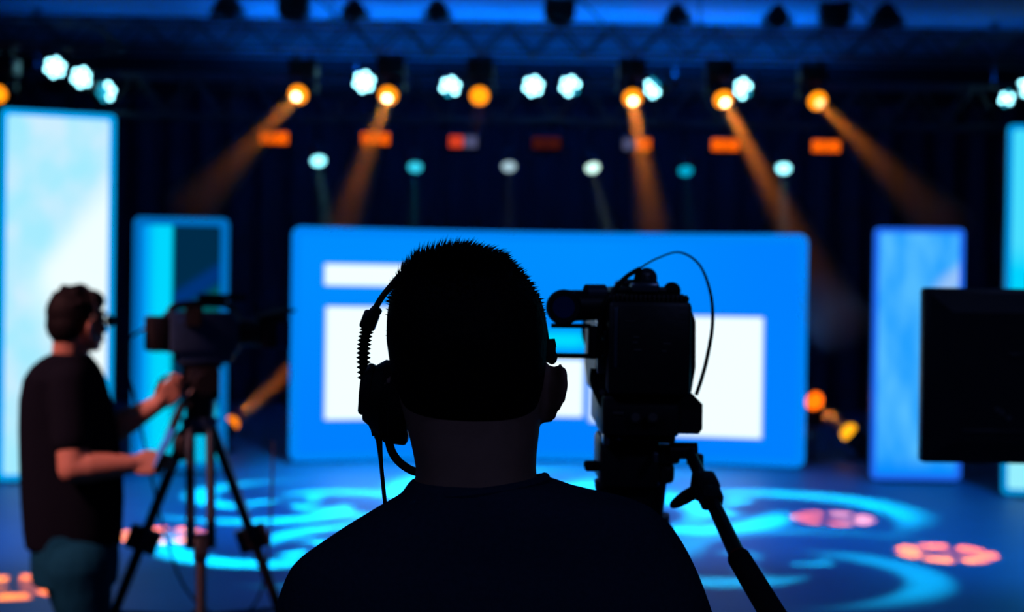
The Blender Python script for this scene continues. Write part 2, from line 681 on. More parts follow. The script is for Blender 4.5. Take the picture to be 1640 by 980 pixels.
GA = 'amber beam lamps hung from the front truss'
ZT = 4.44
moving_head(478, 151, DA, (305, 335), 13.7, ZT, 'amber moving head, second from the left on the front truss, beam slanting far left', 620, M_AMB_CORE, group=GA, length=3.2)
moving_head(622, 152, DA, (548, 362), 14.4, ZT, 'amber moving head, third from the left on the front truss, beam slanting slightly left', 800, M_AMB_CORE, group=GA, length=2.7)
moving_head(768, 153, DA, (762, 230), 15.3, ZT, 'dull yellow moving head near the middle of the front truss, no white core', 30, None, ring=M_AMB_FLAT, group=GA, length=0.9, haze=H_PALE)
moving_head(1013, 156, DA, (1047, 370), 14.5, ZT, 'brightest amber moving head right of centre, beam falling almost straight down', 1150, M_AMB_CORE, group=GA, length=2.5)
moving_head(1158, 158, DA, (1240, 315), 15.1, ZT, 'amber moving head, second from the right, long beam slanting right', 1300, M_AMB_CORE, group=GA, length=3.9)
moving_head(1309, 161, DA, (1490, 340), 13.9, ZT, 'amber moving head, rightmost on the front truss, thin beam slanting right', 520, M_AMB_CORE2, group=GA, half=4.0, length=3.3)
moving_head(-4, 150, DA, (-120, 300), 14.6, ZT, 'amber moving head cut off by the left edge of the picture', 100, None, ring=M_AMB_FLAT, group=GA, length=1.5)

GF = 'amber lamps standing on the stage floor'
moving_head(371, 678, 14.9, (470, 588), 15.2, 0.0, 'orange floor lamp behind the left tripod, beam rising right', 330, None, ring=emit('orange_lens', (1.0, 0.22, 0.004), 1.5), size=0.075, half=4.5, length=1.3, group=GF)
moving_head(1361, 693, 14.9, (1296, 638), 14.9, 0.0, 'yellow floor lamp between centre and right screens, beam rising left', 300, None, ring=emit('yellow_lens', (1.0, 0.40, 0.008), 1.6), size=0.095, half=5.5, length=0.62, group=GF)
moving_head(1303, 641, 14.6, (1361, 690), 14.1, 0.0, 'orange lamp on a tall stand touching the right edge of the centre screen', 0, None, ring=emit('orange_lens_deep', (1.0, 0.13, 0.002), 2.2), size=0.095, group=GF)

M_CELL = emit('cold_white_cell', (0.30, 0.86, 1.0), 7.5)
M_CELL2 = emit('cyan_cell', (0.02, 0.55, 0.85), 1.2)


def wash_light(px, py, d, face, top_z, label, dim=(), scale=1.0):
    """Seven-cell LED wash lamp: six cells round a centre one."""
    p = P(px, py, d)
    dr = V(face).normalized()
    R = frame(dr)
    t = thing('led_wash_light', (p.x, p.y, top_z), label, 'stage light', 'seven cell wash lamps on the rear truss')
    b = B()
    cyl(b, p - dr * 0.22, p - dr * 0.14, 0.09 * scale, 0.12 * scale, 20)
    cyl(b, p - dr * 0.14, p - dr * 0.012, 0.12 * scale, 0.13 * scale, 24)
    obj('housing', b, M_BLACK, t)
    side = V((R[0][0], R[1][0], 0)).normalized()
    b = B()
    pv = p - dr * 0.10
    hz = pv.z + 0.19 * scale + 0.02
    for s in (-1, 1):
        a0 = pv + side * 0.145 * scale * s
        box(b, (a0 + V((0, 0, (hz - pv.z) / 2))), (0.02, 0.04, hz - pv.z + 0.03), frame(V((0, 0, 1)), side))
        cyl(b, a0 - side * 0.025, a0 + side * 0.025, 0.03, seg=12)
    cyl(b, V((pv.x, pv.y, hz)) - side * 0.155 * scale, V((pv.x, pv.y, hz)) + side * 0.155 * scale, 0.018, seg=10)
    obj('yoke', b, M_BLACK, t)
    b = B()
    ty = DB - 0.2
    tp = V((pv.x, ty, 4.36 if top_z > 4.2 else 3.86))
    cyl(b, (pv.x, pv.y, hz), tp, 0.014, seg=8)
    box(b, tp, (0.06, 0.08, 0.07), bev=0.01)
    obj('clamp', b, M_BLACK, t)
    rc = 0.036 * scale
    for k in range(7):
        off = V((0, 0, 0)) if k == 0 else (R @ V((math.cos(k * PI / 3 + 0.3), math.sin(k * PI / 3 + 0.3), 0))) * 0.086 * scale
        b = B()
        ball(b, p + off, (rc, rc, rc * 0.5), R, 12, 8)
        obj('led_cell', b, M_CELL2 if k in dim else M_CELL, t)
    return t


wash_light(88, 108, 17.6, (0.25, -1, -0.25), 4.36, 'white flower shaped wash lamp at far left, highest of the left three')
wash_light(131, 124, 17.6, (0.3, -1, -0.2), 4.36, 'white flower shaped wash lamp, middle of the left three')
wash_light(170, 147, 17.6, (0.85, -0.75, -0.2), 4.36, 'cyan flower shaped wash lamp, lowest of the left three, turned away', dim=(2, 3, 4, 0))
wash_light(583, 131, 17.6, (0.05, -1, -0.15), 4.36, 'white wash lamp close beside the third amber lamp, brightest of the row', scale=1.05)
wash_light(721, 139, 17.6, (0.1, -1, -0.45), 4.36, 'white wash lamp just left of the dull yellow lamp', dim=(4,))
wash_light(854, 138, 17.6, (0.05, -1, -0.4), 4.36, 'white wash lamp, left one of the close middle pair')
wash_light(913, 138, 17.6, (-0.05, -1, -0.4), 4.36, 'white wash lamp, right one of the close middle pair', dim=(5,))
wash_light(1045, 141, 17.6, (-0.95, -0.75, -0.3), 4.36, 'narrow cyan wash lamp turned sideways beside the brightest amber lamp', dim=(1, 6))
wash_light(1190, 142, 17.6, (-0.8, -0.8, -0.2), 4.36, 'narrow white wash lamp turned sideways beside the second amber lamp from right', dim=(5,))
wash_light(1612, 158, 17.6, (-0.9, -0.7, 0.2), 4.36, 'small cyan wash lamp near the right edge above the far screen', dim=(1, 4), scale=0.8)
wash_light(1644, 140, 17.6, (-0.5, -0.9, 0.1), 4.36, 'white wash lamp cut off by the right edge of the picture', scale=0.9)

BL_OR = emit('blinder_orange', (1.0, 0.125, 0.002), 1.1)
BL_RED = emit('blinder_red', (0.85, 0.06, 0.02), 0.8)
BL_GREY = emit('blinder_grey_violet', (0.12, 0.13, 0.28), 0.6)
BL_DIM = emit('blinder_faint_red', (0.10, 0.012, 0.01), 0.45)
for px, py, c0, c1, label in (
        (439, 221, BL_OR, BL_OR, 'orange two cell blinder, leftmost on the rear pipe'),
        (601, 222, BL_OR, BL_OR, 'orange two cell blinder crossed by the second amber beam'),
        (742, 227, BL_RED, BL_GREY, 'half lit blinder, red left cell and grey right cell'),
        (875, 229, BL_DIM, BL_DIM, 'nearly dark blinder in the middle of the rear pipe'),
        (1020, 231, BL_GREY, BL_OR, 'half lit blinder, grey left cell and orange right cell'),
        (1162, 232, BL_OR, BL_OR, 'orange two cell blinder left of the long amber beam'),
        (1323, 234, BL_OR, BL_OR, 'orange two cell blinder, rightmost on the rear pipe')):
    p = P(px, py, DC - 0.1)
    t = thing('blinder_light', (p.x, DC, 4.05), label, 'stage light', 'two cell blinders on the rear pipe')
    b = B()
    box(b, p + V((0, 0.08, 0)), (0.50, 0.14, 0.27), bev=0.02)
    obj('housing', b, M_BLACK, t)
    b = B()
    cyl(b, (p.x, DC, p.z + 0.12), (p.x, DC, 4.09), 0.014, seg=8)
    box(b, (p.x, DC, 4.05), (0.05, 0.07, 0.07), bev=0.01)
    obj('clamp', b, M_BLACK, t)
    for s, cm in ((-1, c0), (1, c1)):
        b = B()
        box(b, p + V((s * 0.098, 0.0, 0)), (0.185, 0.03, 0.16), bev=0.012)
        obj('lamp_cell', b, cm, t)

for i, (px, py, col, st, bp, label) in enumerate((
        (510, 257, (0.25, 0.85, 0.95), 3.0, 90, 'pale cyan spot lamp, leftmost of the low row above the centre screen'),
        (665, 267, (0.03, 0.55, 0.75), 1.3, 50, 'turquoise spot lamp, second from left in the low row'),
        (815, 266, (0.42, 0.62, 0.72), 1.0, 20, 'greyish white spot lamp, third from left in the low row'),
        (949, 268, (0.62, 0.95, 0.85), 1.8, 60, 'warm white spot lamp, fourth from left in the low row'),
        (1098, 273, (0.0, 0.45, 0.72), 0.9, 25, 'dull blue spot lamp, fifth from left in the low row'),
        (1255, 269, (0.3, 0.9, 1.0), 3.0, 110, 'bright white spot lamp, rightmost of the low row'))):
    p = P(px, py, DC - 0.15)
    dr = V((0.22 * (1 if i in (0, 3) else -0.4 if i == 5 else 0.1), -0.55, -1)).normalized()
    t = thing('spot_lamp', (p.x, DC, 4.05), label, 'stage light', 'small pale spots on the rear pipe')
    R = frame(dr)
    b = B()
    cyl(b, p - dr * 0.26, p - dr * 0.20, 0.06, 0.09, 18)
    cyl(b, p - dr * 0.20, p - dr * 0.01, 0.09, 0.10, 18)
    obj('housing', b, M_BLACK, t)
    b = B()
    ball(b, p, (0.095, 0.095, 0.07), R, 18, 10)
    obj('lens', b, emit('spot_lens_%d' % i, col, st), t)
    b = B()
    pv = p - dr * 0.12
    for s in (-1, 1):
        cyl(b, pv + V((s * 0.12, 0, 0)), (pv.x + s * 0.12, DC, pv.z + 0.2), 0.012, seg=8)
        cyl(b, pv + V((s * 0.09, 0, 0)), pv + V((s * 0.13, 0, 0)), 0.025, seg=10)
    cyl(b, (pv.x - 0.125, DC, pv.z + 0.2), (pv.x + 0.125, DC, pv.z + 0.2), 0.012, seg=8)
    cyl(b, (pv.x, DC, pv.z + 0.2), (pv.x, DC, 4.06), 0.012, seg=8)
    obj('yoke', b, M_BLACK, t)
    p2 = p + dr * 0.09
    spot(p2, p2 + dr, bp, col, 13, 0.6, 0.02, t)
    beam(t, p2, dr, 0.07, 7.0, 1.9, H_PALE)

# dark fixtures standing on the front truss, seen against the blue ceiling
k = 0
for px, kind, label in ((370, 'big', 'dark lamp silhouette, leftmost of those on the front truss top'),
                        (475, 'box', 'black control box on the front truss above the second amber lamp'),
                        (570, 'dome', 'small black dome lamp on the truss top, left of the next dome'),
                        (702, 'dome', 'small black dome lamp on the truss top above the dull yellow lamp'),
                        (895, 'box', 'black control box on the truss top near the middle'),
                        (1081, 'dome', 'small black dome lamp on the truss top right of the middle box'),
                        (1240, 'dome', 'small black dome lamp on the truss top, rightmost of the four domes'),
                        (1330, 'box', 'black control box on the truss top above the rightmost amber lamp'),
                        (1412, 'big', 'dark lamp silhouette, rightmost of those on the front truss top')):
    x = P(px, 30, DA).x
    y = DA - 0.2
    z = 4.796
    if kind == 'box':
        t = thing('control_box', (x, y, z), label, 'box', 'control boxes on the front truss')
        b = B()
        box(b, (x, y, z + 0.15), (0.36, 0.2, 0.24), bev=0.02)
        obj('case', b, M_BLACK, t)
        b = B()
        box(b, (x, y, z + 0.015), (0.26, 0.12, 0.03))
        obj('mount', b, M_BLACK, t)
        b = B()
        tube(b, smooth_path([(x + 0.1, y, z + 0.27), (x + 0.14, y, z + 0.30), (x + 0.3, y, z + 0.2), (x + 0.5, y + 0.05, z + 0.02)]), 0.012)
        obj('cable', b, M_CABLE, t)
    else:
        s = 1.0 if kind == 'dome' else 1.2
        t = thing('par_lamp', (x, y, z), label, 'stage light', 'dark lamps standing on the front truss')
        b = B()
        loft(b, [(V((x, y, z + 0.03 + h * s)), r * s, r * s, 0) for h, r in ((0, 0.15), (0.06, 0.15), (0.12, 0.115), (0.17, 0.08), (0.2, 0.05), (0.215, 0.02))], 20, 2.0)
        obj('can', b, M_BLACK, t)
        b = B()
        cyl(b, (x, y, z), (x, y, z + 0.05), 0.05, seg=12)
        for q in (-1, 1):
            box(b, (x + q * 0.17 * s, y, z + 0.06), (0.015, 0.04, 0.1))
        box(b, (x, y, z + 0.015), (0.355 * s, 0.04, 0.015))
        obj('bracket', b, M_BLACK, t)


# ------------------------------------------------------------------ LED screens
def slab_cols(W, H, rc, nu=40):
    us = sorted(set([rc * (1 - math.cos(a * PI / 16)) for a in range(9)] + [W - rc * (1 - math.cos(a * PI / 16)) for a in range(9)] + [rc + (W - 2 * rc) * i / nu for i in range(nu + 1)]))
    out = []
    for u in us:
        e = 0.0
        if u < rc:
            e = rc - math.sqrt(max(0, rc * rc - (rc - u) ** 2))
        elif u > W - rc:
            e = rc - math.sqrt(max(0, rc * rc - (u - W + rc) ** 2))
        if out and u - out[-1][0] < 1e-4:
            continue
        out.append((u, e))
    return out


def slab(name, W, H, rc, f, yoff, thick, m, parent, u0=0.0, z0=0.0):
    """Rounded slab; f(u) -> (origin point at height 0, outward normal) along the screen's width."""
    cols = slab_cols(W, H, rc)
    me = bpy.data.meshes.new(name)
    vs, fs, uvs = [], [], []
    nrow = 5
    n = len(cols)

    def grid(off):
        base = len(vs)
        for u, e in cols:
            p, nr = f(u + u0)
            for j in range(nrow):
                z = e + (H - 2 * e) * j / (nrow - 1)
                vs.append(p + nr * off + V((0, 0, z + z0)))
                uvs.append((u / W, z / H))
        return base

    a, c = grid(yoff), grid(yoff - thick)
    for i in range(n - 1):
        for j in range(nrow - 1):
            fs.append((a + i * nrow + j, a + (i + 1) * nrow + j, a + (i + 1) * nrow + j + 1, a + i * nrow + j + 1))
            fs.append((c + i * nrow + j, c + i * nrow + j + 1, c + (i + 1) * nrow + j + 1, c + (i + 1) * nrow + j))
        for j in (0, nrow - 1):
            q = (a + i * nrow + j, c + i * nrow + j, c + (i + 1) * nrow + j, a + (i + 1) * nrow + j)
            fs.append(q if j == 0 else q[::-1])
    for i in (0, n - 1):
        for j in range(nrow - 1):
            q = (a + i * nrow + j, a + i * nrow + j + 1, c + i * nrow + j + 1, c + i * nrow + j)
            fs.append(q if i == 0 else q[::-1])
    me.from_pydata([tuple(v) for v in vs], [], fs)
    ul = me.uv_layers.new(name='UVMap')
    for lp in me.loops:
        ul.data[lp.index].uv = uvs[lp.vertex_index]
    return obj_me(name, me, m, parent, True, 30)


def screen_mat(name, builder):
    mt = bpy.data.materials.new(name)
    mt.use_nodes = True
    k = NT(mt.node_tree)
    uv = k.n('ShaderNodeUVMap')
    uv.uv_map = 'UVMap'
    s = k.n('ShaderNodeSeparateXYZ')
    k.put(s.inputs[0], uv.outputs[0])
    e = k.n('ShaderNodeEmission')
    k.put(e.inputs[0], builder(k, s.outputs[0], s.outputs[1], uv.outputs[0]))
    o = k.n('ShaderNodeOutputMaterial')
    k.t.links.new(e.outputs[0], o.inputs[0])
    return mt


def center_pic(k, u, v, uv):
    c = k.mix(k.step(v, 0.0, 1.0), C(0, 128, 255), C(0, 142, 255))
    c = k.mix(k.step(u, 0.55, 1.0), c, C(0, 128, 255))
    X = lambda px: (px - 463) / 827
    Y = lambda py, s=0: 1 - (py - 368 - s) / 378
    for x0, x1, y0, y1 in ((504, 760, 418, 454), (507, 790, 492, 688), (815, 937, 580, 682), (949, 1000, 582, 690), (1086, 1233, 500, 712)):
        sh = 6 if x0 < 1000 else 6
        r = k.rect(u, v, X(x0), X(x1), 1 - (y1 - 368) / 378, 1 - (y0 - 368) / 378, 0.005)
        c = k.mix(r, c, (0.92, 1.1, 1.15, 1))
    r = k.rect(u, v, X(830), X(944), 1 - (560 - 368) / 378, 1 - (532 - 368) / 378, 0.03)
    return k.mix(r, c, C(0, 222, 255))


def tall_left_pic(k, u, v, uv):
    nz = k.n('ShaderNodeTexNoise')
    nz.inputs['Scale'].default_value = 2.2
    nz.inputs['Detail'].default_value = 2
    mp = k.n('ShaderNodeMapping')
    mp.inputs['Scale'].default_value = (1.0, 2.6, 1)
    k.put(mp.inputs[0], uv)
    k.put(nz.inputs['Vector'], mp.outputs[0])
    c = k.mix(k.step(nz.outputs[0], 0.35, 0.7), C(165, 236, 255), C(205, 238, 255))
    # bright slanting sheet of cloud, upper right to mid left
    s = k.m('ADD', k.m('MULTIPLY', u, 0.36), 0.52)
    band = k.m('MULTIPLY', k.step(k.m('SUBTRACT', s, v), -0.02, 0.14), k.step(k.m('SUBTRACT', k.m('ADD', v, k.m('MULTIPLY', u, 0.55)), 0.50), 0.0, 0.34))
    c = k.mix(k.m('MULTIPLY', band, 0.95), c, (0.90, 1.03, 1.04, 1))
    return k.mix(k.step(v, 0.0, 0.3, 0.35, 0.0), c, C(150, 235, 255))


def slim_left_pic(k, u, v, uv):
    c = k.mix(k.step(u, 0.36, 0.42), k.mix(k.step(u, 0.0, 0.22), C(0, 150, 245), C(0, 216, 255)), C(0, 42, 72))
    s = k.m('SUBTRACT', v, k.m('ADD', 0.60, k.m('MULTIPLY', u, 0.22)))
    right = k.step(u, 0.38, 0.44)
    c = k.mix(k.m('MULTIPLY', right, k.m('MULTIPLY', k.step(s, -0.10, -0.02), k.step(s, 0.0, 0.05, 1, 0))), c, C(0, 50, 120))
    c = k.mix(k.m('MULTIPLY', right, k.m('MULTIPLY', k.step(s, -0.26, -0.12), k.step(s, -0.1, -0.04, 1, 0))), c, C(0, 88, 92))
    return k.mix(k.m('MULTIPLY', right, k.step(v, 0.28, 0.18)), c, C(0, 190, 235))


def right_pic(k, u, v, uv):
    nz = k.n('ShaderNodeTexNoise')
    nz.inputs['Scale'].default_value = 3.0
    k.put(nz.inputs['Vector'], uv)
    c = k.mix(k.step(nz.outputs[0], 0.3, 0.7), C(35, 160, 255), C(85, 190, 255))
    c = k.mix(k.step(v, 0.0, 0.10, 1, 0), c, C(0, 140, 255))
    s = k.m('SUBTRACT', k.m('ADD', v, k.m('MULTIPLY', u, -0.25)), 0.56)
    return k.mix(k.m('MULTIPLY', k.step(u, 0.5, 0.9), k.m('MULTIPLY', k.step(s, -0.05, 0.0), k.step(s, 0.02, 0.1, 1, 0))), c, C(150, 195, 250))


def far_right_pic(k, u, v, uv):
    c = k.mix(k.step(v, 0.60, 0.70), C(0, 212, 255), C(70, 222, 255))
    c = k.mix(k.step(v, 0.60, 0.56), c, C(0, 215, 255))
    return k.mix(k.step(v, 0.2, 0.1), c, C(150, 240, 255))


def flat_screen(label, pl, pr, top_px, d_mid, yaw, thick, rc, border_m, disp_m, margin, base=True):
    """Upright screen whose bottom centre is on the floor at distance d_mid; pl, pr, top_px are photo pixels."""
    pa, pb = P(pl, 760, d_mid), P(pr, 760, d_mid)
    cx = (pa.x + pb.x) / 2
    W = (pb.x - pa.x) / math.cos(yaw)
    H = P((pl + pr) / 2, top_px, d_mid).z - 0.02
    ax = V((math.cos(yaw), math.sin(yaw), 0))
    nr = V((math.sin(yaw), -math.cos(yaw), 0))
    o0 = V((cx, d_mid, 0.02)) - ax * W / 2
    t = thing('led_screen', (cx, d_mid, 0), label, 'screen', 'glowing screens around the stage')
    f = lambda u: (o0 + ax * u, nr)
    slab('cabinet', W - 0.01, H - 0.005, rc, f, -0.012, thick, M_BLACK, t, 0.005)
    slab('border', W, H, rc, f, 0.0, 0.012, border_m, t)
    slab('display', W - 2 * margin, H - 2 * margin, rc * 0.6, f, 0.006, 0.006, disp_m, t, margin, margin)
    b = B()
    box(b, V((cx, d_mid, 0.01)) - nr * (thick / 2 + 0.15), (W * 0.8, thick + 0.5, 0.02), Matrix.Rotation(yaw, 3, 'Z'))
    obj('base_plate', b, M_BLACK, t)
    return t


flat_screen('tall pale blue screen standing at the left edge behind the standing man', 6, 169, 178, G(85, 771).y, math.radians(22), 0.10, 0.05,
            emit('cyan_border', C(0, 168, 250), 1.0), screen_mat('cloud_picture', tall_left_pic), 0.055)
flat_screen('slim cyan and dark teal screen behind the left camera tripod', 211, 360, 348, G(290, 757).y, math.radians(6), 0.10, 0.06,
            emit('blue_border', C(0, 108, 190), 1.0), screen_mat('cyan_bar_picture', slim_left_pic), 0.075)
flat_screen('narrow sky blue screen right of the centre screen, half behind the black monitor', 1394, 1539, 365, G(1465, 772).y, 0.0, 0.10, 0.05,
            emit('violet_border', C(30, 105, 245), 1.0), screen_mat('sky_picture', right_pic), 0.05)
flat_screen('cyan screen cut off by the right edge of the picture', 1608, 1790, 199, G(1620, 797).y, math.radians(-6), 0.10, 0.05,
            emit('cyan_border2', C(0, 150, 225), 1.0), screen_mat('pale_cyan_picture', far_right_pic), 0.05)

# wide, gently curved centre screen
DL = G(463, 743).y
DR = G(1288, 753).y
PL, PR = P(463, 743, DL), P(1288, 753, DR)
chord = PR - PL
chord.z = 0
cl = chord.length
cdir = chord.normalized()
cn = V((cdir.y, -cdir.x, 0))
SAG = 0.42
CR = (cl * cl / 4 + SAG * SAG) / (2 * SAG)
ANG = math.asin(cl / 2 / CR)
CW = 2 * CR * ANG
O = V((PL.x, PL.y, 0.02)) + cdir * cl / 2 + cn * (CR - SAG)


def fc(u):
    a = -ANG + u / CR
    nr = (cn * math.cos(a) - cdir * math.sin(a))
    return O - cn * CR * math.cos(a) + cdir * CR * math.sin(a), nr


HC = (P(463, 363, DL).z + P(1290, 374, DR).z) / 2 - 0.02
t = thing('led_screen', (O.x, DL, 0), 'wide curved blue centre screen showing white window shapes', 'screen', 'glowing screens around the stage')
slab('cabinet', CW - 0.01, HC - 0.01, 0.09, fc, -0.012, 0.12, M_BLACK, t, 0.005)
slab('border', CW, HC, 0.09, fc, 0.0, 0.012, emit('screen_blue_border', C(0, 134, 250), 1.0), t)
slab('display', CW - 0.16, HC - 0.16, 0.05, fc, 0.006, 0.006, screen_mat('window_picture', center_pic), t, 0.08, 0.08)
for q in range(5):
    b = B()
    p, nr = fc(CW * (0.1 + 0.2 * q))
    box(b, p - nr * 0.35 + V((0, 0, 0.0)), (0.08, 0.5, 0.04), Matrix.Rotation(math.atan2(nr.x, -nr.y), 3, 'Z'))
    cyl(b, p - nr * 0.55 + V((0, 0, 0.02)), p - nr * 0.13 + V((0, 0, 1.3)), 0.02)
    obj('rear_brace', b, M_BLACK, t)


# ------------------------------------------------------------------ people
def hand(bm, wrist, fdir, tdir, back, curls=(20, 25, 20), tcurl=0.35, s=1.0):
    """Five-fingered hand rooted at the wrist: fdir along the fingers, tdir to the thumb side, back = back of the hand."""
    Y = V(fdir).normalized()
    X = V(tdir)
    X = (X - Y * X.dot(Y)).normalized()
    Z = X.cross(Y)
    if Z.dot(V(back)) < 0:
        Z = -Z
    L = lambda x, y, z: V(wrist) + (X * x + Y * y + Z * z) * s
    chain(bm, [(L(0, -0.01, 0), 0.026 * s), (L(0.004, 0.03, 0), 0.022 * s)])
    for bx, by, ln, r in ((0.029, 0.088, 0.074, 0.0092), (0.009, 0.092, 0.083, 0.0095), (-0.011, 0.088, 0.077, 0.009), (-0.030, 0.078, 0.060, 0.0082)):
        chain(bm, [(L(bx * 0.55, 0.005, 0), 0.015 * s), (L(bx, by * 0.6, 0.002), 0.0135 * s), (L(bx, by, 0.002), 0.0115 * s)], 10)
        p = V((bx, by, 0.002))
        a = 0.0
        pts = [(L(*p), r * 1.08 * s)]
        for q, c in zip((0.45, 0.30, 0.25), curls):
            a += math.radians(c)
            p = p + V((bx * 0.05, math.cos(a) * ln * q, -math.sin(a) * ln * q))
            pts.append((L(*p), r * (1.0 - 0.09 * len(pts)) * s))
        chain(bm, pts, 10)
    chain(bm, [(L(0.012, 0.012, -0.004), 0.016 * s), (L(0.036, 0.038, -0.014), 0.013 * s), (L(0.048, 0.066, -0.014 - 0.03 * tcurl), 0.0108 * s), (L(0.050 - 0.01 * tcurl, 0.090, -0.016 - 0.06 * tcurl), 0.0088 * s)], 10)


def ear(bm, c, out, fwd, s=1.0):
    """Ear standing off the head at c; out = away from the head, fwd = to the face."""
    out, fwd = V(out).normalized(), V(fwd).normalized()
    up = V((0, 0, 1))
    q = lambda o, f, u: V(c) + (out * o + fwd * f + up * u) * s
    rim = [(0.000, 0.012, 0.006), (0.008, 0.012, 0.026), (0.020, -0.002, 0.034), (0.027, -0.016, 0.028), (0.028, -0.020, 0.010), (0.022, -0.016, -0.008), (0.014, -0.008, -0.020), (0.010, 0.000, -0.030), (0.004, 0.004, -0.030), (0.000, 0.006, -0.022)]
    chain(bm, [(q(*p), 0.0062 * s) for p in rim], 10)
    chain(bm, [(q(0.002, 0.004, 0.012), 0.010 * s), (q(0.016, -0.008, 0.014), 0.009 * s), (q(0.012, -0.006, -0.008), 0.009 * s)], 10)
    chain(bm, [(q(0.000, 0.006, -0.012), 0.009 * s), (q(0.008, 0.001, -0.025), 0.0075 * s)], 10)


def face(bm, M, s=1.0):
    """Face parts in head-local coordinates (facing +Y, origin at the middle of the skull)."""
    q = lambda x, y, z: M @ V((x * s, y * s, z * s))
    R = M.to_3x3().normalized()
    ball(bm, q(0, 0.026, -0.045), (0.062 * s, 0.068 * s, 0.078 * s), R)
    ball(bm, q(0, 0.055, -0.095), (0.036 * s, 0.034 * s, 0.026 * s), R)
    chain(bm, [(q(-0.062, 0.0, -0.06), 0.017 * s), (q(-0.05, 0.03, -0.095), 0.017 * s), (q(0, 0.074, -0.104), 0.017 * s), (q(0.05, 0.03, -0.095), 0.017 * s), (q(0.062, 0.0, -0.06), 0.017 * s)])
    chain(bm, [(q(0, 0.090, -0.002), 0.008 * s), (q(0, 0.104, -0.028), 0.010 * s), (q(0, 0.108, -0.042), 0.0125 * s)])
    for sx in (-1, 1):
        ball(bm, q(sx * 0.014, 0.096, -0.046), 0.009 * s)
        chain(bm, [(q(sx * 0.014, 0.090, 0.018), 0.010 * s), (q(sx * 0.046, 0.078, 0.020), 0.010 * s)])
        ball(bm, q(sx * 0.042, 0.066, -0.03), (0.022 * s, 0.02 * s, 0.02 * s), R)
    chain(bm, [(q(-0.02, 0.088, -0.068), 0.006 * s), (q(0, 0.096, -0.067), 0.007 * s), (q(0.02, 0.088, -0.068), 0.006 * s)])
    chain(bm, [(q(-0.018, 0.087, -0.078), 0.006 * s), (q(0, 0.094, -0.078), 0.008 * s), (q(0.018, 0.087, -0.078), 0.006 * s)])


def rows_to_rings(rows, d):
    out = []
    for py, xl, xr, ry, dy in rows:
        a, c = P(xl, py, d), P(xr, py, d)
        out.append((V(((a.x + c.x) / 2, d + dy, (a.z + c.z) / 2)), (c.x - a.x) / 2, ry, 0.0))
    return sorted(out, key=lambda r: r[0].z)


def legs(bm, hips, knees, ankles, r=(0.085, 0.056, 0.042)):
    for h, k_, a in zip(hips, knees, ankles):
        chain(bm, [(h, r[0]), (V(h).lerp(V(k_), 0.5), r[0] * 0.85), (k_, r[1]), (V(k_).lerp(V(a), 0.35), r[1] * 1.02), (a, r[2])])


def shoes(parent, ankles, fwd, m):
    f = V(fwd).normalized()
    for a in ankles:
        b = B()
        a = V((a[0], a[1], 0))
        R = frame(V((0, 0, 1)), -f)
        chain(b, [(a - f * 0.04 + V((0, 0, 0.05)), 0.042), (a + f * 0.05 + V((0, 0, 0.05)), 0.043), (a + f * 0.13 + V((0, 0, 0.038)), 0.040), (a + f * 0.17 + V((0, 0, 0.034)), 0.033)])
        chain(b, [(a + V((0, 0, 0.06)), 0.045), (a + V((0, 0, 0.11)), 0.044)])
        box(b, a + f * 0.06 + V((0, 0, 0.012)), (0.085, 0.27, 0.024), Matrix.Rotation(math.atan2(-f.x, f.y), 3, 'Z'), bev=0.008)
        remeshed('shoe', b, m, 0.006, parent, 4)


M_SHOE = mat('dark_shoe', (0.015, 0.015, 0.018), 0.6)
D1 = 1.50
# ---- camera operator in the foreground, seen from behind
op = thing('person', (-0.02, D1, 0), 'person in a black t-shirt and headset filming, large in the foreground, seen from behind', 'person')
head_rows = [(412, 702, 780, 0.045, 0.03), (420, 682, 802, 0.062, 0.03), (432, 664, 822, 0.075, 0.03), (446, 648, 838, 0.086, 0.03), (466, 634, 856, 0.093, 0.028),
             (492, 626, 868, 0.098, 0.026), (530, 623, 872, 0.098, 0.024), (570, 626, 873, 0.096, 0.022), (610, 632, 870, 0.09, 0.02), (650, 641, 868, 0.078, 0.012),
             (690, 653, 864, 0.068, 0.002), (720, 661, 860, 0.064, -0.004), (750, 667, 858, 0.064, -0.006), (790, 662, 866, 0.068, -0.006), (830, 640, 890, 0.07, 0.0)]
b = B()
loft(b, rows_to_rings(head_rows, D1), 40, 2.15)
HC1 = P(749, 520, D1) + V((0, 0.035, 0))
face(b, Matrix.Translation(HC1 + V((0, 0.0, 0.0))))
EAR = P(871, 634, D1) + V((0, 0.02, 0))
ear(b, EAR, (1, -0.12, 0), (0.1, 1, 0), 0.86)
ear(b, P(634, 634, D1) + V((0, 0.02, 0)), (-1, -0.1, 0), (-0.1, 1, 0), 0.55)
sL, sR = V((-0.180, D1, 1.335)), V((0.150, D1, 1.355))
eL, eR = V((-0.245, D1 - 0.02, 1.09)), V((0.225, D1 - 0.03, 1.10))
wL, wR = V((-0.25, D1 + 0.08, 0.85)), V((0.300, D1 + 0.065, 1.215))
loft(b, [(V((-0.02, D1, z)), rx, ry, 0) for z, rx, ry in ((0.86, 0.155, 0.10), (0.95, 0.15, 0.10), (1.08, 0.14, 0.10), (1.22, 0.16, 0.105), (1.33, 0.17, 0.09), (1.385, 0.13, 0.07), (1.42, 0.07, 0.06))], 32)
chain(b, [(sL, 0.04), (eL, 0.041), (eL.lerp(wL, 0.3), 0.04), (wL, 0.027)])
chain(b, [(sR, 0.04), (eR, 0.041), (eR.lerp(wR, 0.3), 0.04), (wR, 0.027)])
hand(b, wL, (0.02, 0.12, -1), (0.3, 1, 0), (-1, 0.1, 0), (18, 22, 18))
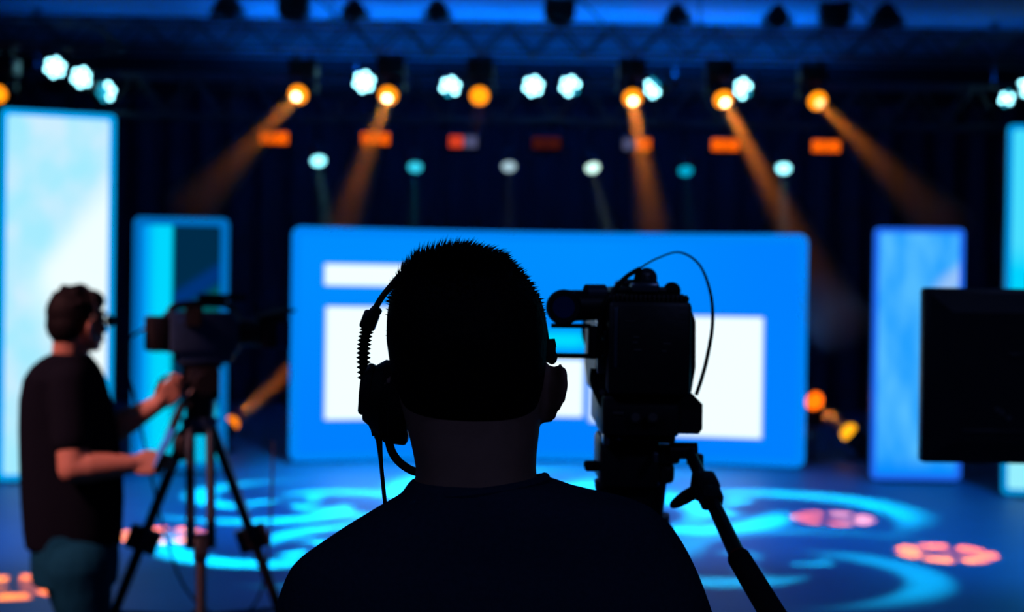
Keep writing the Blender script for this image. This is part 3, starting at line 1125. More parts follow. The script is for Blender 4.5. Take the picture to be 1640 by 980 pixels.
# right hand closes round the pan handle grip
GRIP0, GRIP1 = P(1183, 893, 1.80), P(1272, 1040, 1.66)
gd = (GRIP1 - GRIP0).normalized()
gp = GRIP0.lerp(GRIP1, 0.88)
hand(b, wR, (gp - wR) + V((0, 0.05, 0.02)), -gd, V((0.7, -0.5, 0.2)), (45, 60, 45), 0.9)
hips1 = [V((-0.105, D1, 0.90)), V((0.065, D1, 0.90))]
knee1 = [V((-0.115, D1 + 0.03, 0.49)), V((0.085, D1 + 0.03, 0.49))]
ank1 = [V((-0.12, D1 - 0.02, 0.09)), V((0.09, D1 - 0.02, 0.09))]
legs(b, hips1, knee1, ank1, (0.08, 0.052, 0.04))
for a in ank1:
    chain(b, [(a - V((0, 0.03, 0.05)), 0.032), (a + V((0, 0.14, -0.055)), 0.03)])
remeshed('body', b, M_SKIN, 0.0048, op, 5)

b = B()
shirt_rows = [(980, 440, 1139, 0.115, 0.0), (945, 452, 1131, 0.113, 0.0), (915, 464, 1119, 0.110, 0.0), (895, 484, 1110, 0.106, 0.0), (872, 517, 1098, 0.102, 0.0), (850, 549, 1084, 0.098, -0.002),
              (828, 584, 1066, 0.093, -0.004), (810, 613, 1044, 0.088, -0.006), (797, 636, 1012, 0.083, -0.008), (787, 648, 960, 0.079, -0.008), (778, 652, 920, 0.077, -0.008), (766, 656, 890, 0.073, -0.008)]
loft(b, rows_to_rings(shirt_rows, D1), 48, 2.4)
loft(b, [(V((-0.02, D1, z)), rx, ry, 0) for z, rx, ry in ((0.84, 0.175, 0.118), (0.95, 0.168, 0.118), (1.08, 0.165, 0.118), (1.22, 0.19, 0.12), (1.335, 0.21, 0.115))], 32)
for S, E in ((sL, eL), (sR, eR)):
    chain(b, [(S.lerp(E, 0.16), 0.054), (S.lerp(E, 0.5), 0.058), (S.lerp(E, 0.78), 0.059)])
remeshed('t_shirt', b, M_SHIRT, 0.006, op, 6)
b = B()
col = []
for i in range(33):
    a = 2 * PI * i / 32
    lx, rx = P(659, 786, D1), P(872, 764, D1)
    cxx, rr = (lx.x + rx.x) / 2, (rx.x - lx.x) / 2
    x = math.cos(a)
    col.append(V((cxx + rr * x, D1 - 0.006 + 0.073 * math.sin(a), (lx.z + rx.z) / 2 + (rx.z - lx.z) / 2 * x - 0.012 * max(0, math.sin(a)))))
tube(b, col, 0.006, 8)
obj('collar', b, M_SHIRT, op)
b = B()
loft(b, [(V((-0.02, D1, z)), rx, ry, 0) for z, rx, ry in ((0.80, 0.17, 0.115), (0.9, 0.168, 0.115), (0.97, 0.16, 0.108))], 32)
legs(b, hips1, knee1, [a + V((0, 0, 0.0)) for a in ank1], (0.098, 0.07, 0.06))
remeshed('trousers', b, mat('black_trousers', (0.012, 0.013, 0.018), 0.9, scale=90), 0.007, op, 5)
shoes(op, ank1, (0, 1, 0), M_SHOE)

# hair: cropped cap plus separate strands standing up on the crown
b = B()
hair_rows = [(407, 708, 778, 0.042, 0.012), (414, 684, 800, 0.062, 0.012), (424, 666, 818, 0.076, 0.012), (438, 650, 834, 0.087, 0.010), (456, 635, 852, 0.095, 0.008), (478, 625, 867, 0.098, 0.004),
             (508, 620, 875, 0.098, 0.000), (545, 620, 876, 0.094, -0.006), (585, 626, 874, 0.083, -0.009), (620, 634, 869, 0.074, -0.010), (650, 648, 860, 0.066, -0.008), (676, 672, 845, 0.055, -0.006)]
hr = rows_to_rings(hair_rows, D1)
loft(b, hr, 40, 2.15)
remeshed('hair', b, M_HAIR, 0.005, op, 3)
b = B()
for i in range(5200):
    j = random.random() ** 0.7 * (len(hr) - 5) + 4 if random.random() < 0.75 else random.uniform(len(hr) - 4.5, len(hr) - 1.001)
    j = min(j, len(hr) - 1.001)
    i0 = int(j)
    f = j - i0
    c0, c1 = hr[i0], hr[i0 + 1]
    c = c0[0].lerp(c1[0], f)
    rx, ry = c0[1] * (1 - f) + c1[1] * f, c0[2] * (1 - f) + c1[2] * f
    a = random.uniform(-PI, PI)
    top = (j / (len(hr) - 1))
    shrink = 0.96
    if i0 >= len(hr) - 2:
        shrink = random.random()
    p = c + V((rx * math.cos(a) * shrink, ry * math.sin(a) * shrink, 0))
    nrm = V((math.cos(a) / max(rx, .02), math.sin(a) / max(ry, .02), 0)).normalized()
    el = max(0.0, (p.z - HC1.z) / 0.085)
    nrm = (nrm * math.sqrt(max(0.02, 1 - min(1, el) ** 2)) + V((0, 0, min(1.0, el)))).normalized()
    rx_ = (p.x - HC1.x) / 0.08
    d0 = (nrm + V((-0.25 if rx_ < 0.2 else 0.15, -0.15, 0.35)) * 0.55 + V((random.gauss(0, 0.16), random.gauss(0, 0.2), random.gauss(0, 0.14)))).normalized()
    clump = 0.6 + 0.7 * abs(math.sin(a * 9.0 + j * 5.0))
    ln = random.uniform(0.005, 0.0125) * (0.45 + 0.85 * min(1, max(0, el))) * clump
    if rx_ > 0.45 or el < 0.25:
        ln *= 0.75
    elif rx_ < 0:
        ln *= 1.25
    d1 = (d0 + V((0.75 if el > 0.35 else 0.15, -0.1, -0.15 if rx_ > 0.2 else 0.1))).normalized()
    q1 = p + d0 * ln * 0.55
    q2 = q1 + d1 * ln * 0.5
    r0 = 0.0011
    o1 = d0.orthogonal().normalized()
    o2 = d0.cross(o1)
    A = [b.verts.new(p - d0 * 0.003 + (o1 * math.cos(t_) + o2 * math.sin(t_)) * r0) for t_ in (0, 2.09, 4.19)]
    Bv = [b.verts.new(q1 + (o1 * math.cos(t_) + o2 * math.sin(t_)) * r0 * 0.7) for t_ in (0, 2.09, 4.19)]
    tip = b.verts.new(q2)
    for q in range(3):
        b.faces.new((A[q], A[(q + 1) % 3], Bv[(q + 1) % 3], Bv[q]))
        b.faces.new((Bv[q], Bv[(q + 1) % 3], tip))
me = bpy.data.meshes.new('hair_strands')
b.to_mesh(me)
b.free()
hs = obj_me('hair_strands', me, M_HAIR, op)
hs['kind'] = 'stuff'
for s in (-1, 1):
    b = B()
    ball(b, HC1 + V((s * 0.031, 0.083, -0.006)), 0.011)
    e_ = obj('eye', b, mat('eye_white', (0.5, 0.48, 0.46), 0.2), op)
    b = B()
    ball(b, HC1 + V((s * 0.031, 0.0905, -0.006)), (0.0055, 0.004, 0.0055))
    obj('iris', b, mat('dark_iris', (0.02, 0.012, 0.008), 0.1), e_)

# ---- headset worn by the operator
YH = D1 + 0.045
hp = lambda px, py, dy=0.0: P(px, py, YH + dy)
hsx = thing('headset', hp(620, 640), 'black single ear headset with ribbed arm and mic worn by the foreground person', 'headset')
b = B()
tube(b, smooth_path([hp(598, 503), hp(606, 485), hp(622, 463), hp(650, 434), hp(700, 410), hp(760, 406), hp(812, 430), hp(846, 464), hp(867, 505), hp(875, 545)]), 0.0034, 10)
obj('headband', b, M_PLASTIC, hsx)
b = B()
box(b, hp(592, 513), (0.017, 0.016, 0.021), Matrix.Rotation(0.35, 3, 'Y'), bev=0.003)
box(b, hp(600, 500), (0.012, 0.014, 0.014), Matrix.Rotation(0.7, 3, 'Y'), bev=0.003)
obj('slider_block', b, M_PLASTIC, hsx)
b = B()
n = 13
path = smooth_path([hp(589, 522), hp(584, 545), hp(582, 575), hp(584, 606)], 13)
tube(b, path, 0.0046, 10)
ribs = obj('ribbed_arm', b, M_RUBBER, hsx)
for i in range(n):
    p = path[int(1 + i * (len(path) - 3) / (n - 1))]
    b = B()
    cyl(b, p - V((0, 0, 0.0018)), p, 0.0052, 0.0082, 14)
    cyl(b, p, p + V((0, 0, 0.0018)), 0.0082, 0.0052, 14)
    o = obj('rib', b, M_RUBBER, ribs)
cc = hp(620, 638)
tl = Matrix.Rotation(0.06, 3, 'Y')
ax = tl @ V((-1, 0, 0))
up = tl @ V((0, 0, 1))


def disc(b, x0, x1, r0, r1, sy=1.0, dz=0.0):
    p0 = cc + ax * x0 + up * dz
    p1 = cc + ax * x1 + up * dz
    cyl(b, p0, p1, r0, r1, 28)


b = B()
disc(b, -0.024, -0.020, 0.036, 0.043)
disc(b, -0.020, -0.006, 0.043, 0.045)
disc(b, -0.006, -0.003, 0.045, 0.038)
obj('ear_cushion', b, M_FOAM, hsx)
b = B()
disc(b, -0.004, 0.004, 0.041, 0.042)
disc(b, 0.004, 0.016, 0.042, 0.034)
disc(b, 0.016, 0.024, 0.034, 0.028, dz=0.002)
disc(b, 0.024, 0.029, 0.024, 0.021, dz=0.004)
obj('ear_cup', b, M_PLASTIC, hsx)
b = B()
box(b, cc + ax * 0.020 + up * 0.026, (0.014, 0.020, 0.020), Matrix.Rotation(0.5, 3, 'Y'), bev=0.004)
box(b, cc + ax * 0.024 + up * -0.004, (0.012, 0.026, 0.030), tl, bev=0.004)
obj('yoke_bracket', b, M_PLASTIC, hsx)
b = B()
box(b, hp(634, 698), (0.027, 0.03, 0.016), Matrix.Rotation(0.12, 3, 'Y'), bev=0.004)
cyl(b, hp(604, 675), hp(606, 697), 0.009, 0.007, 14)
obj('boom_joint', b, M_PLASTIC, hsx)
b = B()
pts = smooth_path([hp(622, 703), hp(628, 724), hp(642, 742), hp(664, 755), hp(690, 757, 0.04), hp(718, 748, 0.085), hp(736, 735, 0.105)], 8)
tube(b, pts, 0.0046, 10)
obj('mic_boom', b, M_RUBBER, hsx)
b = B()
ball(b, hp(744, 730, 0.108), (0.013, 0.010, 0.010))
obj('mic_foam', b, M_FOAM, hsx)
b = B()
pts = smooth_path([hp(606, 692), hp(608, 715), hp(612, 760), hp(616, 800, 0.005), hp(618, 830, 0.03), hp(626, 860, 0.085), hp(640, 930, 0.105), hp(650, 1040, 0.11)], 8)
tube(b, pts, 0.0022, 8, [0.005 if i < 5 else 0.0038 - 0.0016 * min(1, (i - 5) / 8) for i in range(len(pts))])
obj('cable', b, M_CABLE, hsx)
b = B()
box(b, hp(881, 563), (0.012, 0.022, 0.024), bev=0.004)
ball(b, hp(884, 572), (0.006, 0.008, 0.008))
cyl(b, hp(880, 543), hp(881, 556), 0.006, 0.007, 12)
obj('temple_pad', b, M_RUBBER, hsx)

# ------------------------------------------------------------------ broadcast camera in front of the operator
DCM = 2.0
cp = lambda px, py, dy=0.0: P(px, py, DCM + dy)
M_CAMB = mat('camera_shell', (0.016, 0.017, 0.020), 0.42, scale=80)
M_CAMG = mat('camera_grey_metal', (0.14, 0.19, 0.26), 0.25, 0.6)
M_MARK = mat('faded_marking', (0.10, 0.09, 0.085), 0.6)
cm = thing('video_camera', cp(1035, 700, 0.15), 'large black shoulder video camera right of the foreground person, seen from the rear', 'camera')
S = DCM / FPX      # metres per pixel at the camera's rear plate


def cbox(b, x0, y0, x1, y1, dy0, dy1, bev=0.004):
    c = cp((x0 + x1) / 2, (y0 + y1) / 2)
    box(b, V((c.x, DCM + (dy0 + dy1) / 2, c.z)), ((x1 - x0) * S, dy1 - dy0, (y1 - y0) * S), bev=bev)


b = B()
c0 = cp(1038, 560)
poly = [(960, 486), (968, 470), (1100, 470), (1110, 486), (1121, 515), (1122, 590), (1116, 628), (1112, 640), (962, 640), (957, 600)]
prism(b, [((x - 1038) * S + c0.x, c0.z - (y - 560) * S) for x, y in poly], DCM + 0.05, DCM + 0.36)
body = obj('body', b, M_CAMB, cm, angle=25)
b = B()
cbox(b, 972, 482, 1106, 632, -0.015, 0.05, 0.008)
bat = obj('battery', b, M_CAMB, cm)
b = B()
cbox(b, 982, 492, 988, 588, -0.018, -0.012, 0.001)
obj('edge_strip', b, M_CAMG, bat)
for x0, y0, x1, y1 in ((1013, 538, 1022, 541), (1014, 558, 1026, 561), (1058, 560, 1066, 563), (1000, 513, 1016, 515), (1012, 546, 1020, 549), (1060, 548, 1072, 551)):
    b = B()
    cbox(b, x0, y0, x1, y1, -0.0165, -0.014, 0)
    obj('marking', b, M_MARK, bat)
b = B()
cbox(b, 975, 474, 1104, 483, 0.0, 0.05, 0.002)
gr = obj('top_grille', b, M_CAMB, cm)
b = B()
cbox(b, 980, 471, 984, 483, -0.006, 0.05, 0.001)
o0 = obj('fin', b, mat('dark_brown_fin', (0.05, 0.035, 0.035), 0.5), gr)
for i in range(1, 17):
    o = o0.copy()
    COL.objects.link(o)
    o.location = V((i * 7.3 * S, 0, 0))
b = B()
cbox(b, 985, 458, 1078, 471, 0.06, 0.30, 0.005)
cbox(b, 1005, 446, 1066, 460, 0.09, 0.27, 0.006)
handle = obj('top_handle', b, M_CAMB, cm)
b = B()
cyl(b, cp(1076, 466, 0.08), cp(1076, 466, 0.13), 15 * S, seg=20)
ball(b, cp(1076, 463, 0.08), (14 * S, 0.01, 12 * S))
obj('knob', b, M_RUBBER, cm)
b = B()
cbox(b, 1014, 452, 1060, 468, 0.03, 0.10, 0.004)
cyl(b, cp(1036, 445, 0.05), cp(1036, 445, 0.10), 17 * S, seg=20)
hs2 = obj('accessory_shoe', b, M_CAMG, cm)
b = B()
ball(b, cp(1037, 441, 0.045), (6 * S, 5 * S, 5 * S))
cyl(b, cp(1037, 450, 0.04), cp(1037, 438, 0.05), 4 * S, 3 * S, 10)
obj('screw', b, M_ALU, hs2)
b = B()
cyl(b, cp(1017, 462, 0.05), cp(1024, 430, 0.05), 6 * S, 5 * S, 12)
obj('cable_plug', b, M_RUBBER, cm)
# viewfinder
b = B()
cyl(b, cp(903, 492, -0.06), cp(903, 492, 0.02), 27 * S, 28 * S, 28)
cyl(b, cp(903, 492, -0.075), cp(903, 492, -0.06), 24 * S, 28 * S, 28)
vf = obj('eyepiece', b, M_RUBBER, cm)
b = B()
cyl(b, cp(903, 492, -0.0765), cp(903, 492, -0.074), 17 * S, seg=24)
obj('eyepiece_glass', b, M_GLASS, vf)
b = B()
cyl(b, cp(905, 490, 0.03), cp(972, 488, 0.05), 26 * S, 24 * S, 24)
obj('viewfinder_tube', b, M_CAMB, cm)
b = B()
cyl(b, cp(938, 469, 0.03), cp(968, 469, 0.04), 14 * S, 14 * S, 16)
obj('viewfinder_clamp', b, M_CAMG, cm)
b = B()
cbox(b, 958, 476, 976, 520, 0.03, 0.08, 0.006)
obj('viewfinder_bracket', b, M_CAMG, cm)
b = B()
cbox(b, 884, 519, 948, 526, 0.02, 0.05, 0.001)
obj('frame_rail', b, M_RUBBER, cm)
b = B()
cbox(b, 872, 567, 962, 575, 0.02, 0.035, 0.001)
obj('frame_rod', b, M_RUBBER, cm)
b = B()
cbox(b, 944, 522, 958, 576, 0.015, 0.05, 0.003)
obj('frame_post', b, M_RUBBER, cm)
for x0, y0, x1, y1 in ((957, 520, 966, 540), (956, 545, 968, 572), (958, 574, 976, 600), (966, 530, 976, 590)):
    b = B()
    cbox(b, x0, y0, x1, y1, 0.02, 0.06, 0.003)
    obj('side_catch', b, M_CAMG, cm)
b = B()
tube(b, smooth_path([cp(952, 590, 0.06), cp(951, 612, 0.06), cp(960, 635, 0.06), cp(972, 660, 0.06)]), 0.006)
obj('strap', b, M_RUBBER, cm)
for x, y in ((964, 628), (982, 620)):
    b = B()
    cyl(b, cp(x, y, 0.03), cp(x, y, 0.05), 5 * S, seg=12)
    obj('strap_ring', b, M_ALU, cm)
# lower block, connectors, side box
b = B()
cbox(b, 966, 634, 1090, 700, 0.01, 0.30, 0.006)
low = obj('shoulder_block', b, M_CAMB, cm)
for x in (1018, 1046):
    b = B()
    cyl(b, cp(x, 668, -0.004), cp(x, 668, 0.012), 10 * S, seg=18)
    k_ = obj('connector', b, M_CAMB, cm)
    b = B()
    cyl(b, cp(x, 668, -0.0055), cp(x, 668, -0.003), 7 * S, seg=14)
    obj('socket', b, M_MARK, k_)
b = B()
cbox(b, 982, 660, 1000, 664, 0.007, 0.011, 0)
obj('label_strip', b, M_MARK, low)
b = B()
poly = [(1080, 640), (1112, 630), (1130, 648), (1130, 688), (1124, 696), (1080, 696)]
prism(b, [((x - 1038) * S + c0.x, c0.z - (y - 560) * S) for x, y in poly], DCM + 0.02, DCM + 0.20)
obj('side_box', b, M_CAMB, cm, angle=20)
# lens and hood at the far end
b = B()
lc = V((c0.x, 0, cp(1038, 545).z))
cyl(b, (lc.x, DCM + 0.36, lc.z), (lc.x, DCM + 0.54, lc.z), 0.045, 0.05, 28)
lens = obj('lens_barrel', b, M_PLASTIC, cm)
b = B()
cyl(b, (lc.x, DCM + 0.54, lc.z), (lc.x, DCM + 0.60, lc.z), 0.055, 0.065, 28, caps=False)
obj('lens_hood', b, M_RUBBER, cm)
b = B()
ball(b, (lc.x, DCM + 0.54, lc.z), (0.045, 0.01, 0.045))
obj('front_glass', b, M_GLASS, lens)
# cables looping over the top
b = B()
tube(b, smooth_path([cp(962, 520, 0.03), cp(968, 492, 0.02), cp(985, 462, 0.02), cp(1005, 442, 0.03), cp(1024, 431, 0.05)]), 0.0036, 8)
obj('viewfinder_cable', b, M_CABLE, cm)
b = B()
pts = smooth_path([cp(1024, 430, 0.05), cp(1052, 414, 0.12), cp(1088, 404, 0.16), cp(1120, 424, 0.14), cp(1138, 470, 0.10), cp(1141, 520, 0.08), cp(1133, 570, 0.07), cp(1124, 605, 0.06), cp(1115, 632, 0.05)], 8)
tube(b, pts, 0.003, 8, [0.0015 + 0.0014 * min(1, max(0, (i - 14) / 30)) for i in range(len(pts))])
obj('loop_cable', b, M_CABLE, cm)

# ------------------------------------------------------------------ its tripod with fluid head and pan handle
tr = thing('camera_tripod', (c0.x, DCM + 0.12, 0), 'black fluid head tripod with long pan handle under the large video camera', 'tripod')
b = B()
cbox(b, 972, 699, 1086, 712, 0.03, 0.27, 0.003)
obj('quick_plate', b, M_CAMB, tr)
b = B()
cbox(b, 965, 710, 1066, 792, 0.06, 0.22, 0.010)
cyl(b, cp(962, 745, 0.14), cp(1074, 745, 0.14), 30 * S, seg=24)
fh = obj('fluid_head', b, M_CAMB, tr)
b = B()
cbox(b, 942, 753, 966, 768, 0.09, 0.13, 0.004)
obj('tilt_knob', b, M_RUBBER, tr)
for x0, y0, x1, y1 in ((968, 700, 978, 716), (990, 696, 997, 708), (1050, 728, 1057, 744)):
    b = B()
    cbox(b, x0, y0, x1, y1, 0.02, 0.06, 0.002)
    obj('lock_lever', b, M_CAMG, tr)
b = B()
cbox(b, 1060, 722, 1098, 752, 0.06, 0.12, 0.006)
cbox(b, 1060, 750, 1090, 786, 0.07, 0.15, 0.008)
obj('handle_mount', b, M_CAMB, tr)
J = cp(1103, 722, 0.06)
b = B()
cyl(b, J - V((0.028, 0, 0)), J + V((0.012, 0, 0)), 14 * S, seg=20)
ball(b, J, 14 * S)
obj('rosette_joint', b, M_CAMB, tr)
b = B()
cbox(b, 1117, 734, 1135, 765, 0.05, 0.07, 0.003)
cyl(b, cp(1100, 738, 0.06), cp(1122, 742, 0.06), 6 * S, seg=12)
obj('clamp_wing', b, M_CAMB, tr)
b = B()
cyl(b, J, GRIP0, 0.0088, 0.0108, 18)
bar = obj('pan_bar', b, mat('anodised_tube', (0.05, 0.05, 0.055), 0.3, 0.7), tr)
b = B()
cyl(b, GRIP0 - gd * 0.004, GRIP0, 0.0135, 0.0135, 18)
obj('red_ring', b, mat('dull_red', (0.20, 0.02, 0.015), 0.5), bar)
b = B()
cyl(b, GRIP0, GRIP1, 0.0148, 0.0165, 20)
ball(b, GRIP1, 0.0165)
obj('handle_grip', b, M_FOAM, tr)
mid = J.lerp(GRIP0, 0.36)
b = B()
box(b, mid, (0.034, 0.03, 0.042), frame(GRIP0 - J), bev=0.006)
box(b, J.lerp(GRIP0, 0.44), (0.03, 0.026, 0.05), frame(GRIP0 - J), bev=0.006)
obj('sleeve_clamp', b, M_CAMB, tr)
b = B()
chain(b, [(mid, 0.010), (cp(1098, 796, -0.02), 0.010), (cp(1084, 805, -0.02), 0.008), (cp(1078, 808, -0.02), 0.006)], 12)
remeshed('clamp_lever', b, M_RUBBER, 0.003, tr, 3)
ap = V((c0.x - 0.01, DCM + 0.14, cp(1020, 790).z))
b = B()
cyl(b, ap, ap - V((0, 0, 0.05)), 0.055, 0.05, 24)
cyl(b, ap - V((0, 0, 0.05)), ap - V((0, 0, 0.10)), 0.06, 0.06, 24)
obj('bowl', b, M_CAMB, tr)
ap = ap - V((0, 0, 0.08))


def tripod_legs(t, ap, dirs, feet_r, m_up, m_low, ru=0.011, sep=0.022, split=0.45):
    """Twin-tube legs with a collar and a thicker lower stage."""
    for a in dirs:
        foot = V((ap.x + feet_r * math.cos(a), ap.y + feet_r * math.sin(a), 0.012))
        top = ap + V((math.cos(a), math.sin(a), 0)) * 0.045
        side = V((-math.sin(a), math.cos(a), 0))
        k1 = top.lerp(foot, split)
        b = B()
        cyl(b, top + side * sep, top - side * sep, 0.02, seg=14)
        leg = obj('leg', b, m_up, t)
        for s in (-1, 1):
            b = B()
            cyl(b, top + side * sep * s, k1 + side * sep * s, ru, seg=12)
            obj('leg_tube', b, m_up, leg)
        b = B()
        box(b, k1, (sep * 2 + 0.045, 0.05, 0.09), frame(foot - top, V((math.cos(a), math.sin(a), 0.01)).cross(foot - top)), bev=0.01)
        obj('collar', b, m_low, leg)
        b = B()
        cyl(b, k1, top.lerp(foot, 0.97), 0.02, 0.017, 14)
        obj('lower_tube', b, m_low, leg)
        b = B()
        cyl(b, foot - V((0, 0, 0.012)), foot + V((0, 0, 0.03)), 0.032, 0.022, 16)
        obj('foot', b, M_RUBBER, leg)


tripod_legs(tr, ap, [PI / 2, PI / 2 + 2.094, PI / 2 - 2.094], 0.52, M_CAMB, M_CAMB)

# ------------------------------------------------------------------ second camera operator, on the left
D2 = 5.0
q2 = lambda px, py, dy=0.0: P(px, py, D2 + dy)
man = thing('person', (q2(115, 900).x, D2, 0), 'person in black t-shirt and jeans standing at the left camera, holding a phone', 'person')
HF = V((0.62, 0.78, 0)).normalized()           # where he looks
HRt = V((HF.y, -HF.x, 0))
HC2 = q2(126, 510)
HM = Matrix.Translation(HC2) @ Matrix((HRt, HF, V((0, 0, 1)))).transposed().to_4x4()
hl = lambda x, y, z: HM @ V((x, y, z))
HR3 = HM.to_3x3()
b = B()
ball(b, hl(0, -0.012, 0.012), (0.074, 0.094, 0.09), HR3, 24, 16)
face(b, HM, 0.98)
ear(b, hl(0.070, -0.004, -0.042), HRt - HF * 0.2, HF, 1.0)
ear(b, hl(-0.070, -0.004, -0.042), -HRt - HF * 0.2, HF, 1.0)
nb = q2(112, 578)
chain(b, [(nb - V((0, 0, 0.05)), 0.072), (nb + V((0, 0, 0.01)), 0.064), (hl(0.0, -0.03, -0.06), 0.061)])
torso_rows = [(874, 58, 180, 0.12, 0), (800, 52, 180, 0.125, 0), (720, 50, 178, 0.13, 0), (660, 52, 172, 0.13, 0), (610, 62, 160, 0.13, 0), (585, 78, 148, 0.10, 0), (572, 90, 140, 0.07, 0)]
loft(b, rows_to_rings(torso_rows, D2), 32)
rs, re, rw = q2(112, 612, -0.14), q2(117, 750, -0.20), q2(208, 744, -0.14)
chain(b, [(rs, 0.058), (rs.lerp(re, 0.6), 0.054), (re, 0.052), (re.lerp(rw, 0.3), 0.053), (re.lerp(rw, 0.6), 0.045), (rw, 0.033)])
ls, le, lw = q2(112, 612, 0.16), q2(178, 690, 0.16), q2(252, 647, 0.12)
chain(b, [(ls, 0.055), (le, 0.048), (le.lerp(lw, 0.35), 0.048), (lw, 0.031)])
PH = q2(262, 716, -0.13)                       # phone centre
hand(b, rw, (1, 0.12, 0.05), (0.1, 0.4, 1), (0, -1, 0.3), (25, 35, 30), 0.5)
hand(b, lw, (0.72, 0.1, 0.72), (-0.5, -0.2, 0.6), (0.5, -0.8, -0.2), (40, 50, 40), 0.6)
TF = V((0.9, 0.43, 0)).normalized()
TL = V((-TF.y, TF.x, 0))
hc = q2(120, 900)
hips2 = [hc - TL * 0.09, hc + TL * 0.09]
knee2 = [V((h.x + 0.03, h.y, 0.50)) for h in hips2]
ank2 = [V((h.x + (0.0 if i else 0.03), h.y, 0.09)) for i, h in enumerate(hips2)]
legs(b, hips2, knee2, ank2, (0.095, 0.058, 0.042))
for a in ank2:
    chain(b, [(a - V((0, 0, 0.05)), 0.032), (a + TF * 0.14 - V((0, 0, 0.055)), 0.03)])
remeshed('body', b, M_SKIN, 0.0055, man, 4)
b = B()
tee_rows = [(876, 46, 190, 0.150, 0), (850, 42, 193, 0.153, 0), (800, 38, 195, 0.155, 0), (750, 36, 193, 0.155, 0), (690, 35, 185, 0.158, 0), (640, 37, 174, 0.165, 0), (605, 45, 163, 0.17, 0), (586, 57, 154, 0.15, 0), (574, 70, 146, 0.11, 0), (566, 84, 140, 0.085, 0)]
loft(b, rows_to_rings(tee_rows, D2), 40, 2.4)
chain(b, [(rs, 0.072), (rs.lerp(re, 0.35), 0.070), (rs.lerp(re, 0.66), 0.069)])
chain(b, [(ls, 0.07), (ls.lerp(le, 0.4), 0.066), (ls.lerp(le, 0.55), 0.064)])
remeshed('t_shirt', b, M_SHIRT2, 0.008, man, 5)
b = B()
loft(b, [(hc + V((0.0, 0, dz)), rx, ry, math.atan2(TF.y, TF.x)) for dz, rx, ry in ((-0.07, 0.145, 0.165), (0.02, 0.15, 0.165), (0.12, 0.145, 0.15))], 32)
legs(b, hips2, knee2, ank2, (0.118, 0.082, 0.068))
remeshed('jeans', b, M_JEANS, 0.008, man, 5)
shoes(man, ank2, TF, M_SHOE)
b = B()
ball(b, hl(0, -0.022, 0.022), (0.082, 0.098, 0.092), HR3, 24, 16)
ball(b, hl(0, -0.052, -0.02), (0.074, 0.066, 0.075), HR3, 24, 16)
ball(b, hl(0, 0.045, 0.062), (0.06, 0.05, 0.042), HR3, 20, 12)
for i in range(26):
    th, ph = random.uniform(0, 2 * PI), random.uniform(0.1, 1.3)
    ball(b, hl(0.078 * math.sin(ph) * math.cos(th), -0.022 + 0.094 * math.sin(ph) * math.sin(th), 0.022 + 0.088 * math.cos(ph)), random.uniform(0.010, 0.018), u=8, v=6)
remeshed('hair', b, M_HAIR, 0.006, man, 2)
for s in (-1, 1):
    b = B()
    ball(b, hl(s * 0.031, 0.081, -0.006), 0.011)
    e_ = obj('eye', b, mat('eye_white', (0.5, 0.48, 0.46), 0.2), man)
    b = B()
    ball(b, hl(s * 0.031, 0.0885, -0.006), (0.0055, 0.0055, 0.0055))
    obj('iris', b, mat('dark_iris', (0.02, 0.012, 0.008), 0.1), e_)

# his headset, glasses, watch and phone
h2 = thing('headset', hl(-0.085, 0, -0.04), 'black headset with ear cup on the far side of the standing man', 'headset')
b = B()
tube(b, [hl(0.094 * math.cos(a) * (1 if a < PI / 2 else 1.05), 0.005, 0.022 + 0.098 * math.sin(a)) for a in [PI * i / 24 for i in range(25)]], 0.004, 8)
obj('headband', b, M_PLASTIC, h2)
b = B()
cyl(b, hl(-0.078, 0.0, -0.03), hl(-0.095, 0.0, -0.03), 0.042, 0.042, 24)
obj('ear_cushion', b, M_FOAM, h2)
b = B()
cyl(b, hl(-0.095, 0.0, -0.03), hl(-0.115, 0.0, -0.03), 0.040, 0.028, 24)
obj('ear_cup', b, M_PLASTIC, h2)
b = B()
tube(b, smooth_path([hl(-0.105, 0.01, -0.06), hl(-0.10, 0.05, -0.085), hl(-0.06, 0.10, -0.085), hl(-0.02, 0.12, -0.08)]), 0.004, 8)
obj('mic_boom', b, M_RUBBER, h2)
b = B()
cyl(b, hl(0.084, 0.004, 0.015), hl(0.092, 0.004, -0.005), 0.012, 0.014, 14)
obj('temple_pad', b, M_RUBBER, h2)
gl = thing('glasses', hl(0, 0.11, -0.005), 'glasses worn by the standing man catching blue light', 'glasses')
for s in (-1, 1):
    b = B()
    pts = [hl(s * 0.034 + 0.027 * math.cos(a), 0.112 - 0.010 * abs(s * 0.034 + 0.027 * math.cos(a)) / 0.06, -0.008 + 0.021 * math.sin(a)) for a in [2 * PI * i / 24 for i in range(25)]]
    tube(b, pts, 0.0022, 6)
    rim = obj('rim', b, M_PLASTIC, gl)
    b = B()
    ball(b, hl(s * 0.034, 0.110, -0.008), (0.026, 0.0015, 0.020), HR3, 16, 8)
    obj('lens', b, M_GLASS, rim)
    b = B()
    tube(b, smooth_path([hl(s * 0.062, 0.105, 0.002), hl(s * 0.076, 0.06, 0.0), hl(s * 0.080, 0.0, -0.004), hl(s * 0.078, -0.015, -0.02)]), 0.002, 6)
    obj('temple_arm', b, M_PLASTIC, gl)
b = B()
tube(b, [hl(-0.008, 0.113, -0.004), hl(0, 0.116, 0.0), hl(0.008, 0.113, -0.004)], 0.002, 6)
obj('bridge', b, M_PLASTIC, gl)
wt = le.lerp(lw, 0.70)
wd = (lw - le).normalized()
wa = thing('wristwatch', wt, 'dark wristwatch on the raised forearm of the standing man', 'watch')
b = B()
cyl(b, wt - wd * 0.012, wt + wd * 0.012, 0.037, 0.036, 24)
obj('strap', b, M_RUBBER, wa)
b = B()
